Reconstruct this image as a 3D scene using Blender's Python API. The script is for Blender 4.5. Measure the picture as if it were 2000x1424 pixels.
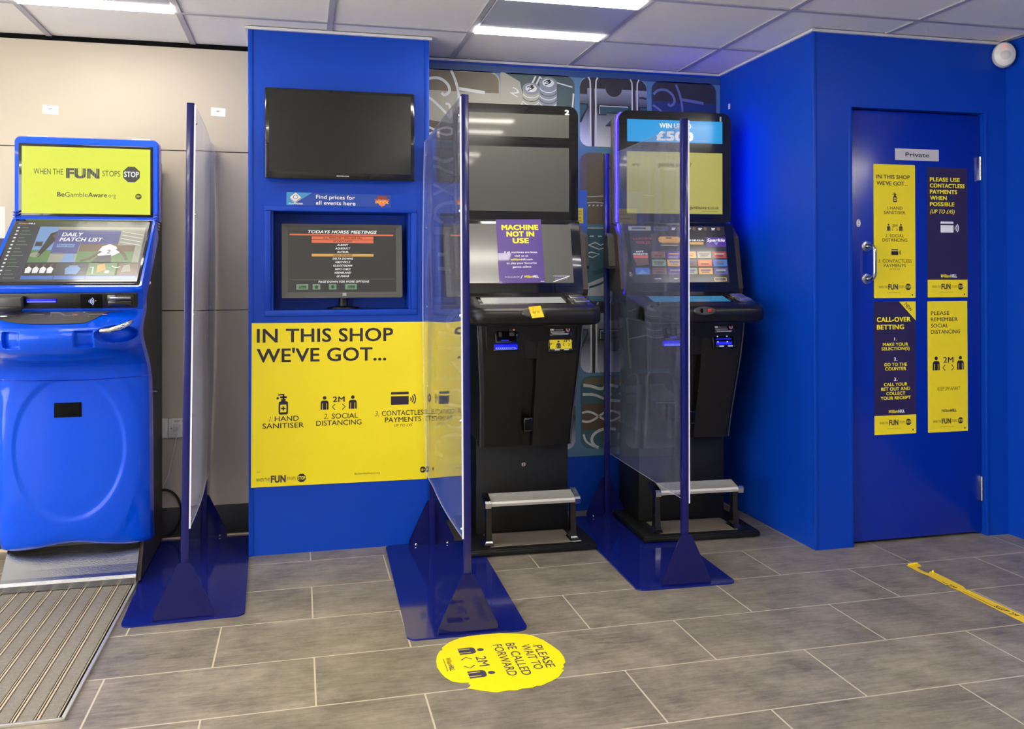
import bpy, bmesh, math, random
from mathutils import Vector, Matrix
PI = math.pi
random.seed(7)
S = bpy.context.scene
COL = S.collection
for o in list(bpy.data.objects):
    bpy.data.objects.remove(o, do_unlink=True)

# ------------------------------------------------------------------ camera, world, exposure
H = 2.2561                      # ceiling height
cam = bpy.data.cameras.new('camera')
co = bpy.data.objects.new('camera', cam); COL.objects.link(co)
cam.sensor_width = 36.0
cam.lens = 1696.2938 * 36.0 / 2000.0
cam.shift_y = (536.8775 - 712.0) / 2000.0
cam.clip_start = 0.02
_yaw, _pit, _rol = 0.2393, 0.0045, -0.0027
_r = Vector((math.cos(_yaw), -math.sin(_yaw), 0)); _f = Vector((math.sin(_yaw), math.cos(_yaw), 0)); _u = Vector((0, 0, 1))
_f2 = _f*math.cos(_pit) + _u*math.sin(_pit); _u2 = _u*math.cos(_pit) - _f*math.sin(_pit)
_r2 = _r*math.cos(_rol) + _u2*math.sin(_rol); _u3 = _u2*math.cos(_rol) - _r*math.sin(_rol)
co.matrix_world = Matrix(((_r2.x, _u3.x, -_f2.x, 0), (_r2.y, _u3.y, -_f2.y, 0), (_r2.z, _u3.z, -_f2.z, 1.1791), (0, 0, 0, 1)))
S.camera = co
S.view_settings.view_transform = 'Standard'
S.view_settings.look = 'None'
S.view_settings.gamma = 1
S.view_settings.use_curve_mapping = False
S.view_settings.exposure = 0.0
W = bpy.data.worlds.new('World'); S.world = W; W.use_nodes = True
_bg = W.node_tree.nodes['Background']; _bg.inputs[0].default_value = (1.0, 0.965, 0.91, 1); _bg.inputs[1].default_value = 9.0
LED_STRENGTH = 34.0             # ceiling strip lamps

# ------------------------------------------------------------------ materials
def lin(c):
    return tuple(((x/255)/12.92 if x/255 <= .04045 else ((x/255+.055)/1.055)**2.4) for x in c)
MATS = {}
def mat(name, rgb=(128, 128, 128), rough=.5, metal=0., coat=0., spec=.5, noise=0., nscale=30., bump=0., bscale=200., emit=None, es=1., aniso=None, coat_rough=.03):
    if name in MATS: return MATS[name]
    m = bpy.data.materials.new(name); m.use_nodes = True
    nt = m.node_tree; b = nt.nodes['Principled BSDF']
    c = lin(rgb) if max(rgb) > 1.01 else rgb
    b.inputs['Base Color'].default_value = (*c, 1)
    b.inputs['Roughness'].default_value = rough; b.inputs['Metallic'].default_value = metal
    b.inputs['Coat Weight'].default_value = coat; b.inputs['Coat Roughness'].default_value = coat_rough
    b.inputs['Specular IOR Level'].default_value = spec
    if emit is not None:
        e = lin(emit) if max(emit) > 1.01 else emit
        b.inputs['Emission Color'].default_value = (*e, 1); b.inputs['Emission Strength'].default_value = es
    tc = nt.nodes.new('ShaderNodeTexCoord')
    if noise > 0:
        n = nt.nodes.new('ShaderNodeTexNoise'); n.inputs['Scale'].default_value = nscale; n.inputs['Detail'].default_value = 6
        mp = nt.nodes.new('ShaderNodeMapping'); nt.links.new(tc.outputs['Object'], mp.inputs[0]); nt.links.new(mp.outputs[0], n.inputs['Vector'])
        if aniso: mp.inputs['Scale'].default_value = aniso
        mx = nt.nodes.new('ShaderNodeMixRGB'); mx.blend_type = 'MIX'
        mx.inputs[1].default_value = (*[x*(1-noise) for x in c], 1); mx.inputs[2].default_value = (*[min(1, x*(1+noise)) for x in c], 1)
        nt.links.new(n.outputs['Fac'], mx.inputs[0]); nt.links.new(mx.outputs[0], b.inputs['Base Color'])
    if bump > 0:
        n2 = nt.nodes.new('ShaderNodeTexNoise'); n2.inputs['Scale'].default_value = bscale; n2.inputs['Detail'].default_value = 3
        nt.links.new(tc.outputs['Object'], n2.inputs['Vector'])
        bp = nt.nodes.new('ShaderNodeBump'); bp.inputs['Strength'].default_value = bump; bp.inputs['Distance'].default_value = .002
        nt.links.new(n2.outputs['Fac'], bp.inputs['Height']); nt.links.new(bp.outputs[0], b.inputs['Normal'])
        if coat > 0: nt.links.new(bp.outputs[0], b.inputs['Coat Normal'])
    MATS[name] = m
    return m

wall_blue = mat('blue wall paint', (0, 62, 174), rough=.42, spec=.3, noise=.05, nscale=6, bump=.10, bscale=160)
door_blue = mat('blue gloss door paint', (0, 40, 158), rough=.22, coat=.3, coat_rough=.18, noise=.04, nscale=4, bump=.06, bscale=90)
wall_beige = mat('beige wall panel', (182, 172, 154), rough=.45, noise=.06, nscale=3)
wall_white = mat('off white wall paint', (215, 213, 208), rough=.6, noise=.03, nscale=5)
black_gap = mat('black shadow gap', (8, 8, 8), rough=.8, spec=.1)
skirt_black = mat('black skirting', (38, 37, 36), rough=.45, noise=.1)
ceil_tile = mat('white ceiling tile', (232, 228, 220), rough=.9, noise=.03, nscale=25, bump=.35, bscale=350)
ceil_bar = mat('grey ceiling grid bar', (168, 166, 172), rough=.5, noise=.02)
white_trim = mat('white ceiling angle', (205, 203, 205), rough=.45)
lamp_white = mat('lamp strip', (255, 255, 255), emit=(1.0, .93, .82), es=LED_STRENGTH)
lamp_plate = mat('lamp reflector', (168, 172, 186), rough=.4)
navy_gloss = mat('navy gloss powder coat', (.006, .012, .150), rough=.09, spec=.4, coat=.15, coat_rough=.03, bump=.01, bscale=60)
navy_post = mat('navy gloss post paint', (.006, .007, .105), rough=.2, spec=.4, coat=.2, coat_rough=.05, bump=.05, bscale=55)
navy_gusset = mat('dark navy gloss gusset', (.004, .006, .085), rough=.06, spec=.45)
steel = mat('brushed steel', (200, 200, 198), rough=.25, metal=1, noise=.05, nscale=40)
chrome = mat('chrome', (225, 225, 225), rough=.07, metal=1)
bolt_steel = mat('bolt steel', (210, 210, 210), rough=.2, metal=1)
term_blue = mat('glossy blue moulding', (0, 72, 208), rough=.22, spec=.2, coat=.28, coat_rough=.03)
term_blue_dark = mat('glossy blue recess', (0, 48, 175), rough=.2, coat=.9)
black_gloss = mat('black gloss plastic', (12, 12, 11), rough=.12, coat=.5)
black_satin = mat('black satin plastic', (17, 17, 15), rough=.32, spec=.4, noise=.1, nscale=60)
black_tex = mat('black textured plastic', (19, 19, 17), rough=.42, spec=.35, bump=.35, bscale=900)
dark_side = mat('dark brown cabinet side', (52, 48, 42), rough=.5, noise=.08)
charcoal = mat('charcoal plastic', (66, 64, 62), rough=.38)
screen_off = mat('unlit screen glass', (74, 75, 68), rough=.30, spec=.5, coat=.8, coat_rough=.05)
screen_off2 = mat('unlit matt screen glass', (84, 85, 78), rough=.26, spec=.8, coat=1.0, coat_rough=.12)
screen_black = mat('black screen glass', (16, 17, 16), rough=.28, spec=.5)
console_glass = mat('pale console display', (165, 172, 160), rough=.25, coat=.6)
alu_dull = mat('dull aluminium', (165, 168, 174), rough=.22, metal=1, noise=.1, nscale=30, bump=.2, bscale=250)
alu_rib = mat('ribbed aluminium', (205, 202, 192), rough=.35, metal=.6)
tread_taupe = mat('taupe tread sheet', (122, 112, 96), rough=.55, noise=.2, nscale=18, aniso=(.4, 3, 1))
mat_rubber = mat('grey ribbed matting', (126, 120, 108), rough=.8, noise=.35, nscale=90, bump=.5, bscale=400)
mat_rail = mat('brass toned rail', (214, 198, 168), rough=.4, metal=.2, noise=.1)
white_pl = mat('white plastic', (222, 220, 212), rough=.4)
grey_pl = mat('light grey sign plastic', (200, 199, 196), rough=.35)
yellow = mat('yellow print', (247, 226, 12), rough=.48, coat=.12, noise=.02, nscale=5)
yellow_floor = mat('yellow floor vinyl', (252, 228, 16), rough=.38, noise=.06, nscale=20)
yellow_tape = mat('yellow tape', (248, 208, 10), rough=.35, noise=.08, nscale=40)
ink = mat('dark ink', (34, 22, 44), rough=.5)
ink_floor = mat('slate ink', (62, 58, 84), rough=.5)
ink_thin = mat('olive ink', (112, 98, 22), rough=.5)
navy_print = mat('dark purple print', (46, 34, 74), rough=.45, coat=.1)
purple_print = mat('purple print', (88, 62, 138), rough=.3, coat=.4)
yellow_text = mat('bright yellow lettering', (252, 236, 20), rough=.5)
white_text = mat('white lettering', (245, 245, 243), rough=.5)
grey_text = mat('grey lettering', (110, 110, 106), rough=.5)
grey_fun = mat('grey lettering on yellow', (70, 62, 60), rough=.5)
black_text = mat('black lettering', (22, 22, 22), rough=.5)
red_mark = mat('red mark', (205, 45, 40), rough=.4)
orange_mark = mat('orange mark', (222, 84, 40), rough=.4)
sky_card = mat('blue card', (62, 112, 176), rough=.45)
pale_paper = mat('white paper', (232, 231, 226), rough=.6)
def emis(name, c, s=1.0, base=(8, 8, 8), rough=.35, coat=.7):
    return mat(name, base, rough=rough, emit=c, es=s, coat=coat, coat_rough=.12)
led_blue = emis('blue lit strip', (.006, .003, 1.0), 44)
led_soft = emis('blue lit slot', (.0, .003, 1.0), .9, (2, 2, 8), .5, 0.)
led_glow = emis('pale blue lit mark', (.45, .55, 1.0), 1.6)
em_yellowgreen = emis('lit lime screen', (222, 232, 22), 1.0)
em_cyan = emis('lit cyan banner', (24, 152, 222), 1.0)
em_cyan2 = emis('lit light cyan banner', (70, 165, 226), 1.0)
em_paleyellow = emis('lit pale yellow screen', (176, 170, 78), .95)
em_white = emis('lit white', (240, 240, 240), .95)
em_cons = emis('lit teal console', (36, 130, 176), .9)
em_green = emis('lit soft green', (120, 158, 128), .8)
em_dkgreen = emis('lit dark green', (44, 62, 48), .7)
em_orange = emis('lit orange', (238, 112, 70), .9)
em_peach = emis('lit peach', (240, 150, 122), .9)
em_gold = emis('lit gold', (226, 170, 76), .9)
em_slate = emis('lit slate', (52, 56, 68), .8)
em_navy = emis('lit indigo', (70, 76, 152), .85)
em_grass = emis('lit grass', (96, 140, 76), .85)
em_sky = emis('lit pale blue', (120, 160, 214), .9)
em_blue = emis('lit strong blue', (58, 112, 196), .95)
em_skin = emis('lit brown', (104, 74, 60), .8)
em_dark = emis('lit near black', (24, 26, 34), .8)
em_stand = emis('lit pale stand', (170, 170, 150), .8)
em_purple = emis('lit purple', (84, 40, 150), .9)
em_red = emis('lit red', (176, 60, 66), .85)
em_brown = emis('lit bronze', (120, 90, 70), .8)

def floor_material():
    m = bpy.data.materials.new('grey plank floor tile'); m.use_nodes = True
    nt = m.node_tree; b = nt.nodes['Principled BSDF']; N = nt.nodes.new; L = nt.links.new
    tc = N('ShaderNodeTexCoord'); mp = N('ShaderNodeMapping')
    mp.inputs['Location'].default_value = (-0.0409 + 10*0.6039, -3.4222 + 20*0.3194, 0)
    L(tc.outputs['Object'], mp.inputs[0])
    br = N('ShaderNodeTexBrick'); br.offset = .5; br.offset_frequency = 2; br.squash = 1
    br.inputs['Scale'].default_value = 1; br.inputs['Brick Width'].default_value = .6039; br.inputs['Row Height'].default_value = .3194
    br.inputs['Mortar Size'].default_value = .0030; br.inputs['Mortar Smooth'].default_value = .25; br.inputs['Bias'].default_value = 0
    br.inputs['Color1'].default_value = (.86, .86, .86, 1); br.inputs['Color2'].default_value = (1.12, 1.12, 1.12, 1); br.inputs['Mortar'].default_value = (1, 1, 1, 1)
    L(mp.outputs[0], br.inputs['Vector'])
    m2 = N('ShaderNodeMapping'); m2.inputs['Scale'].default_value = (5.5, 34, 1); L(tc.outputs['Object'], m2.inputs[0])
    n1 = N('ShaderNodeTexNoise'); n1.inputs['Scale'].default_value = 1.8; n1.inputs['Detail'].default_value = 12; n1.inputs['Roughness'].default_value = .78; n1.inputs['Distortion'].default_value = .6
    L(m2.outputs[0], n1.inputs['Vector'])
    n3 = N('ShaderNodeTexNoise'); n3.inputs['Scale'].default_value = 5; n3.inputs['Detail'].default_value = 12; n3.inputs['Roughness'].default_value = .7; L(tc.outputs['Object'], n3.inputs['Vector'])
    ad = N('ShaderNodeMath'); ad.operation = 'ADD'; L(n1.outputs['Fac'], ad.inputs[0]); L(n3.outputs['Fac'], ad.inputs[1])
    cr = N('ShaderNodeValToRGB'); cr.color_ramp.elements[0].position = .38*2*.5+.36; cr.color_ramp.elements[1].position = .64
    hf = N('ShaderNodeMath'); hf.operation = 'MULTIPLY'; hf.inputs[1].default_value = .5; L(ad.outputs[0], hf.inputs[0])
    cr.color_ramp.elements[0].position = .36
    cr.color_ramp.elements[0].color = (*lin((88, 82, 72)), 1); cr.color_ramp.elements[1].color = (*lin((160, 150, 132)), 1)
    L(hf.outputs[0], cr.inputs[0])
    mu = N('ShaderNodeMixRGB'); mu.blend_type = 'MULTIPLY'; mu.inputs[0].default_value = .6; L(cr.outputs[0], mu.inputs[1]); L(br.outputs['Color'], mu.inputs[2])
    mx = N('ShaderNodeMixRGB'); L(br.outputs['Fac'], mx.inputs[0]); L(mu.outputs[0], mx.inputs[1]); mx.inputs[2].default_value = (*lin((192, 182, 158)), 1)
    L(mx.outputs[0], b.inputs['Base Color'])
    rr = N('ShaderNodeMapRange'); L(n1.outputs['Fac'], rr.inputs['Value']); rr.inputs['To Min'].default_value = .30; rr.inputs['To Max'].default_value = .52
    L(rr.outputs[0], b.inputs['Roughness'])
    bu = N('ShaderNodeBump'); bu.inputs['Strength'].default_value = .12; bu.inputs['Distance'].default_value = .003
    sb = N('ShaderNodeMath'); sb.operation = 'SUBTRACT'; L(n1.outputs['Fac'], sb.inputs[0]); L(br.outputs['Fac'], sb.inputs[1]); L(sb.outputs[0], bu.inputs['Height'])
    L(bu.outputs[0], b.inputs['Normal'])
    return m
def perspex_material(name, tint, haze):
    m = bpy.data.materials.new(name); m.use_nodes = True
    nt = m.node_tree; N = nt.nodes.new; L = nt.links.new
    nt.nodes.remove(nt.nodes['Principled BSDF']); out = nt.nodes['Material Output']
    tr = N('ShaderNodeBsdfTransparent'); tr.inputs[0].default_value = (*tint, 1)
    gl = N('ShaderNodeBsdfGlossy'); gl.inputs['Roughness'].default_value = .02; gl.inputs['Color'].default_value = (1, 1, 1, 1)
    lw = N('ShaderNodeLayerWeight'); lw.inputs['Blend'].default_value = .5
    pw = N('ShaderNodeMath'); pw.operation = 'POWER'; pw.inputs[1].default_value = 5; L(lw.outputs['Facing'], pw.inputs[0])
    fr = N('ShaderNodeMapRange'); fr.inputs['To Min'].default_value = .03; fr.inputs['To Max'].default_value = .85; L(pw.outputs[0], fr.inputs['Value'])
    di = N('ShaderNodeBsdfDiffuse'); di.inputs[0].default_value = (.62, .64, .80, 1)
    tl = N('ShaderNodeBsdfTranslucent'); tl.inputs[0].default_value = (.62, .64, .80, 1)
    ds = N('ShaderNodeMixShader'); ds.inputs[0].default_value = .5; L(di.outputs[0], ds.inputs[1]); L(tl.outputs[0], ds.inputs[2])
    tc = N('ShaderNodeTexCoord'); mp = N('ShaderNodeMapping'); mp.inputs['Scale'].default_value = (1, 9, 2.2); L(tc.outputs['Object'], mp.inputs[0])
    no = N('ShaderNodeTexNoise'); no.inputs['Scale'].default_value = 3; no.inputs['Detail'].default_value = 7; L(mp.outputs[0], no.inputs['Vector'])
    mr = N('ShaderNodeMapRange'); mr.inputs['From Min'].default_value = .35; mr.inputs['From Max'].default_value = .75
    mr.inputs['To Min'].default_value = haze*.6; mr.inputs['To Max'].default_value = haze*1.6; L(no.outputs['Fac'], mr.inputs['Value'])
    m1 = N('ShaderNodeMixShader'); L(mr.outputs[0], m1.inputs[0]); L(tr.outputs[0], m1.inputs[1]); L(ds.outputs[0], m1.inputs[2])
    m2 = N('ShaderNodeMixShader'); L(fr.outputs[0], m2.inputs[0]); L(m1.outputs[0], m2.inputs[1]); L(gl.outputs[0], m2.inputs[2])
    nb = N('ShaderNodeTexNoise'); nb.inputs['Scale'].default_value = 2.5; L(tc.outputs['Object'], nb.inputs['Vector'])
    bu = N('ShaderNodeBump'); bu.inputs['Strength'].default_value = .04; bu.inputs['Distance'].default_value = .01; L(nb.outputs['Fac'], bu.inputs['Height'])
    L(bu.outputs[0], gl.inputs['Normal'])
    L(m2.outputs[0], out.inputs['Surface'])
    return m
perspex = perspex_material('clear acrylic sheet', (.93, .94, .985), .08)
perspex_sheen = perspex_material('acrylic sheet with reflection haze', (.90, .91, .975), .22)  # extra haze paints in the lavender reflection on this clear sheet
perspex_edge = mat('bright acrylic edge', (225, 228, 240), rough=.2)
clear_pl = perspex_material('clear plastic', (.95, .96, .97), .05)
def reel_material():
    m = mat('printed silver reel', (190, 195, 205), rough=.45)
    nt = m.node_tree; b = nt.nodes['Principled BSDF']; N = nt.nodes.new; L = nt.links.new
    tc = N('ShaderNodeTexCoord'); sp = N('ShaderNodeSeparateXYZ'); L(tc.outputs['Object'], sp.inputs[0])
    wr = N('ShaderNodeMath'); wr.operation = 'PINGPONG'; wr.inputs[1].default_value = .1975; L(sp.outputs['Z'], wr.inputs[0])
    cr = N('ShaderNodeValToRGB'); mr = N('ShaderNodeMapRange'); mr.inputs['From Max'].default_value = .1975; L(wr.outputs[0], mr.inputs['Value']); L(mr.outputs[0], cr.inputs[0])
    cr.color_ramp.elements[0].color = (*lin((210, 212, 226)), 1); cr.color_ramp.elements[1].color = (*lin((48, 50, 60)), 1)
    e = cr.color_ramp.elements.new(.45); e.color = (*lin((150, 156, 178)), 1)
    L(cr.outputs[0], b.inputs['Base Color'])
    return m

# ------------------------------------------------------------------ mesh helpers
class MB:
    def __init__(s): s.v = []; s.f = []; s.m = []; s.sm = []; s.mats = []
    def mi(s, m):
        if m not in s.mats: s.mats.append(m)
        return s.mats.index(m)
    def add(s, vs, fs, m, smooth=False, M=None):
        o = len(s.v)
        for p in vs:
            p = Vector(p); s.v.append(tuple(M @ p) if M else tuple(p))
        k = s.mi(m)
        for f in fs:
            s.f.append([i+o for i in f]); s.m.append(k); s.sm.append(smooth)
    def box(s, x0, x1, y0, y1, z0, z1, m, bev=0., seg=2, M=None):
        if bev <= 0:
            vs = [(x0,y0,z0),(x1,y0,z0),(x1,y1,z0),(x0,y1,z0),(x0,y0,z1),(x1,y0,z1),(x1,y1,z1),(x0,y1,z1)]
            s.add(vs, [(0,3,2,1),(4,5,6,7),(0,1,5,4),(1,2,6,5),(2,3,7,6),(3,0,4,7)], m, False, M); return
        b = bmesh.new(); bmesh.ops.create_cube(b, size=1)
        for v in b.verts: v.co = ((x0+x1)/2 + v.co.x*(x1-x0), (y0+y1)/2 + v.co.y*(y1-y0), (z0+z1)/2 + v.co.z*(z1-z0))
        bmesh.ops.bevel(b, geom=b.edges[:], offset=bev, segments=seg, affect='EDGES', profile=.5)
        b.verts.index_update()
        s.add([v.co.copy() for v in b.verts], [[v.index for v in f.verts] for f in b.faces], m, True, M); b.free()
    def prism(s, pts, d0, d1, m, M=None, smooth=False):
        """polygon in local x,y extruded along local z from d0 to d1"""
        n = len(pts); vs = [(p[0], p[1], d0) for p in pts] + [(p[0], p[1], d1) for p in pts]
        fs = [list(range(n))[::-1], list(range(n, 2*n))] + [(i, (i+1) % n, (i+1) % n + n, i+n) for i in range(n)]
        s.add(vs, fs, m, smooth, M)
    def loft(s, loops, m, caps=True, smooth=True, M=None, closed=True):
        n = len(loops[0]); vs = [p for l in loops for p in l]; fs = []
        for k in range(len(loops)-1):
            for i in range(n if closed else n-1):
                j = (i+1) % n; fs.append((k*n+i, k*n+j, (k+1)*n+j, (k+1)*n+i))
        if caps: fs.append(list(range(n))[::-1]); fs.append([(len(loops)-1)*n+i for i in range(n)])
        s.add(vs, fs, m, smooth, M)
    def tube(s, path, r, m, seg=12, M=None):
        path = [Vector(p) for p in path]; loops = []; up = None
        for i, p in enumerate(path):
            t = (path[min(i+1, len(path)-1)] - path[max(i-1, 0)]).normalized()
            if up is None:
                up = Vector((0, 0, 1)) if abs(t.z) < .9 else Vector((1, 0, 0))
            a = t.cross(up).normalized(); up = a.cross(t).normalized()
            rr = r[i] if isinstance(r, (list, tuple)) else r
            loops.append([tuple(p + (a*math.cos(q*2*PI/seg) + up*math.sin(q*2*PI/seg))*rr) for q in range(seg)])
        s.loft(loops, m, True, True, M)
    def lathe(s, prof, m, seg=24, M=None):
        loops = [[(r*math.cos(q*2*PI/seg), r*math.sin(q*2*PI/seg), z) for q in range(seg)] for r, z in prof]
        s.loft(loops, m, True, True, M)
    def grid(s, fn, nu, nv, m, M=None, flip=False):
        vs = [fn(i/nu, j/nv) for j in range(nv+1) for i in range(nu+1)]; fs = []
        for j in range(nv):
            for i in range(nu):
                a = j*(nu+1)+i; q = (a, a+1, a+nu+2, a+nu+1); fs.append(q[::-1] if flip else q)
        s.add(vs, fs, m, True, M)
    def build(s, name, parent=None, loc=None, rot=None, angle=.6):
        me = bpy.data.meshes.new(name); me.from_pydata(s.v, [], s.f)
        for m in s.mats: me.materials.append(m)
        me.polygons.foreach_set('material_index', s.m); me.polygons.foreach_set('use_smooth', s.sm)
        me.update()
        if any(s.sm): me.set_sharp_from_angle(angle=angle)
        o = bpy.data.objects.new(name, me); COL.objects.link(o)
        if parent: o.parent = parent
        if loc: o.location = loc
        if rot: o.rotation_euler = rot
        return o
def tag(o, label, cat, group=None):
    o['label'] = label; o['category'] = cat
    if group: o['group'] = group
    return o
def thing(name, label, cat, loc=(0, 0, 0), rz=0., group=None):
    o = bpy.data.objects.new(name, None); o.empty_display_size = .1; COL.objects.link(o)
    o.location = loc; o.rotation_euler = (0, 0, rz)
    return tag(o, label, cat, group)
def struct(mb, name, parent=None):
    o = mb.build(name, parent)
    if not parent: o['kind'] = 'structure'
    return o
def rrect(x0, x1, y0, y1, r, n=5, corners=(1, 1, 1, 1)):
    """ccw rounded rectangle; corners: bl, br, tr, tl"""
    pts = []
    for (cx, cy, a0), c in zip(((x0+r, y0+r, PI), (x1-r, y0+r, 1.5*PI), (x1-r, y1-r, 0), (x0+r, y1-r, .5*PI)), corners):
        if c and r > 0:
            for k in range(n+1):
                a = a0 + k*PI/2/n; pts.append((cx + r*math.cos(a), cy + r*math.sin(a)))
        else:
            pts.append((cx + (r if math.cos(a0+PI/4) > 0 else -r), cy + (r if math.sin(a0+PI/4) > 0 else -r)))
    return pts
# ------------------------------------------------------------------ lettering
_GC = {}
def glyphs(s, bold, shear):
    k = (s, bold, shear)
    if k not in _GC:
        c = bpy.data.curves.new('t', 'FONT'); c.body = s; c.size = 1; c.shear = shear; c.resolution_u = 3; c.fill_mode = 'FRONT'
        if bold > .01: c.space_character = 1.0 + bold*1.6
        o = bpy.data.objects.new('t', c); me = bpy.data.meshes.new_from_object(o)
        vs = [(v.co.x, v.co.y) for v in me.vertices]; fs = [list(p.vertices) for p in me.polygons]
        bpy.data.objects.remove(o); bpy.data.curves.remove(c); bpy.data.meshes.remove(me)
        _GC[k] = (vs, fs)
    return _GC[k]
_cap = {}
def caph(b):
    if b not in _cap:
        v = glyphs('H', b, 0)[0]; _cap[b] = (min(p[1] for p in v), max(p[1] for p in v))
    return _cap[b]
class Painter:
    """draws flat printed shapes on a sheet; fx, fy are fractions with fy measured down from the top"""
    def __init__(s, mb, o, xd, yd, w, h, dz=.0004):
        s.mb = mb; s.o = Vector(o); s.xd = Vector(xd).normalized(); s.yd = Vector(yd).normalized(); s.n = s.xd.cross(s.yd); s.w = w; s.h = h; s.dz = dz
    def p(s, fx, fy, l): return tuple(s.o + s.xd*(fx*s.w) + s.yd*((1-fy)*s.h) + s.n*(l*s.dz))
    def poly(s, pts, m, l=1): s.mb.add([s.p(x, y, l) for x, y in pts], [list(range(len(pts)))[::-1]], m)
    def rect(s, x0, y0, x1, y1, m, l=1): s.poly([(x0, y0), (x1, y0), (x1, y1), (x0, y1)], m, l)
    def rr(s, x0, y0, x1, y1, r, m, l=1, corners=(1, 1, 1, 1)):
        pts = rrect(x0*s.w, x1*s.w, y0*s.h, y1*s.h, r*s.w, 5, corners); s.poly([(a/s.w, b/s.h) for a, b in pts], m, l)
    def circ(s, cx, cy, r, m, l=1, sx=1., sy=1., n=28):
        k = s.w/s.h; s.poly([(cx + r*sx*math.cos(a*2*PI/n), cy + r*sy*k*math.sin(a*2*PI/n)) for a in range(n)], m, l)
    def line(s, pts, wd, m, l=1):
        q = [Vector((x*s.w, y*s.h)) for x, y in pts]; wd = wd*s.w/2; A = []; B = []
        for i, a in enumerate(q):
            t = (q[min(i+1, len(q)-1)] - q[max(i-1, 0)]).normalized(); nn = Vector((-t.y, t.x))*wd
            A.append(a+nn); B.append(a-nn)
        for i in range(len(q)-1):
            s.poly([(v.x/s.w, v.y/s.h) for v in (A[i], A[i+1], B[i+1], B[i])], m, l)
    def curve(s, pts, wd, m, l=1, n=6):
        Q = []
        g = lambda k: pts[max(0, min(len(pts)-1, k))]
        for i in range(len(pts)-1):
            for j in range(n):
                u = j/n; Q.append(tuple(.5*((2*b) + (-a+c)*u + (2*a-5*b+4*c-d)*u*u + (-a+3*b-3*c+d)*u**3) for a, b, c, d in zip(g(i-1), g(i), g(i+1), g(i+2))))
        s.line(Q + [pts[-1]], wd, m, l)
    def arc(s, cx, cy, r, a0, a1, wd, m, l=1, n=14, sx=1., sy=1.):
        k = s.w/s.h; s.line([(cx + r*sx*math.cos(a0+(a1-a0)*i/n), cy + r*sy*k*math.sin(a0+(a1-a0)*i/n)) for i in range(n+1)], wd, m, l)
    def text(s, t, x, y, w, h, m, l=2, bold=0., shear=0., rot=0., al='l'):
        """x: left (or centre/right) fraction, y: baseline, w: width fraction, h: cap height as fraction of sheet height"""
        vs, fs = glyphs(t, bold, shear); c0, c1 = caph(bold)
        x0 = min(v[0] for v in vs); x1 = max(v[0] for v in vs)
        kx = w*s.w/(x1-x0); ky = h*s.h/(c1-c0)
        if al == 'c': x -= w/2
        if al == 'r': x -= w
        ca, sa = math.cos(rot), math.sin(rot); d = max(0, bold)*1.0
        sh = ((0, 0),) if d < .004 else ((-d, -d*.7), (d, -d*.7), (-d, d*.7), (d, d*.7))
        q = (h*s.h)/(h*s.h + 2*d*.7*ky) if d >= .004 else 1
        for i, (dx, dy) in enumerate(sh):
            pts = []
            for a, b in vs:
                u = (a-x0+dx)*kx; v = (b-c0+dy+d*.7)*ky*q
                u, v = u*ca - v*sa, u*sa + v*ca
                pts.append(s.p(x + u/s.w, y - v/s.h, l + i*.04))
            s.mb.add(pts, fs, m)
    # pictograms
    def person(s, cx, cy, w, m, bgm, l=2):
        k = s.w/s.h
        s.circ(cx, cy - .42*w*k*1.55, w*.23, m, l)
        s.rr(cx-w*.5, cy-w*.3*k, cx+w*.5, cy+w*.85*k, w*.30, m, l, (1, 1, 0, 0))
        for q in (-.26, .26): s.rect(cx+(q-.035)*w, cy+w*.05*k, cx+(q+.035)*w, cy+w*.85*k, bgm, l+1)
    def twom(s, cx, cy, w, m, bgm, l=2, bold=.008):
        k = s.w/s.h; pw = w*.22
        s.person(cx-w*.39, cy, pw, m, bgm, l); s.person(cx+w*.39, cy, pw, m, bgm, l)
        s.text('2M', cx, cy-w*.02*k, w*.32, w*.15*k, m, l, bold, al='c')
        for sg in (-1, 1):
            a = cx + sg*w*.10; b = cx + sg*w*.18
            s.line([(a, cy+w*.04*k), (b, cy+w*.12*k), (a, cy+w*.20*k)], w*.022, m, l)
    def card(s, cx, cy, w, m, bgm, l=2):
        k = s.w/s.h
        s.rr(cx-w*.5, cy-w*.3*k, cx+w*.22, cy+w*.22*k, w*.03, m, l); s.rect(cx-w*.5, cy-w*.2*k, cx+w*.22, cy-w*.13*k, bgm, l+1)
        for i, r in enumerate((.1, .19, .28)): s.arc(cx+w*.22, cy, w*r, -.75, .75, w*.045, m, l)
    def bottle(s, cx, cy, w, m, bgm, l=2):
        k = s.w/s.h
        s.rr(cx-w*.5, cy-w*.35*k, cx+w*.5, cy+w*1.1*k, w*.2, m, l); s.rect(cx-w*.24, cy-w*.62*k, cx+w*.24, cy-w*.3*k, m, l)
        s.rect(cx-w*.36, cy-w*.9*k, cx+w*.36, cy-w*.7*k, m, l); s.rect(cx-w*.08, cy-w*1.15*k, cx+w*.1, cy-w*.6*k, m, l); s.line([(cx+w*.1, cy-w*1.1*k), (cx-w*.55, cy-w*1.05*k)], w*.14, m, l)
        s.circ(cx-w*.6, cy-w*.7*k, w*.13, m, l)
        s.rect(cx-w*.32, cy+w*.02*k, cx+w*.32, cy+w*.85*k, bgm, l+1)
        s.rect(cx-w*.07, cy+w*.2*k, cx+w*.07, cy+w*.68*k, m, l+2); s.rect(cx-w*.24, cy+w*.37*k, cx+w*.24, cy+w*.51*k, m, l+2)
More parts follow.
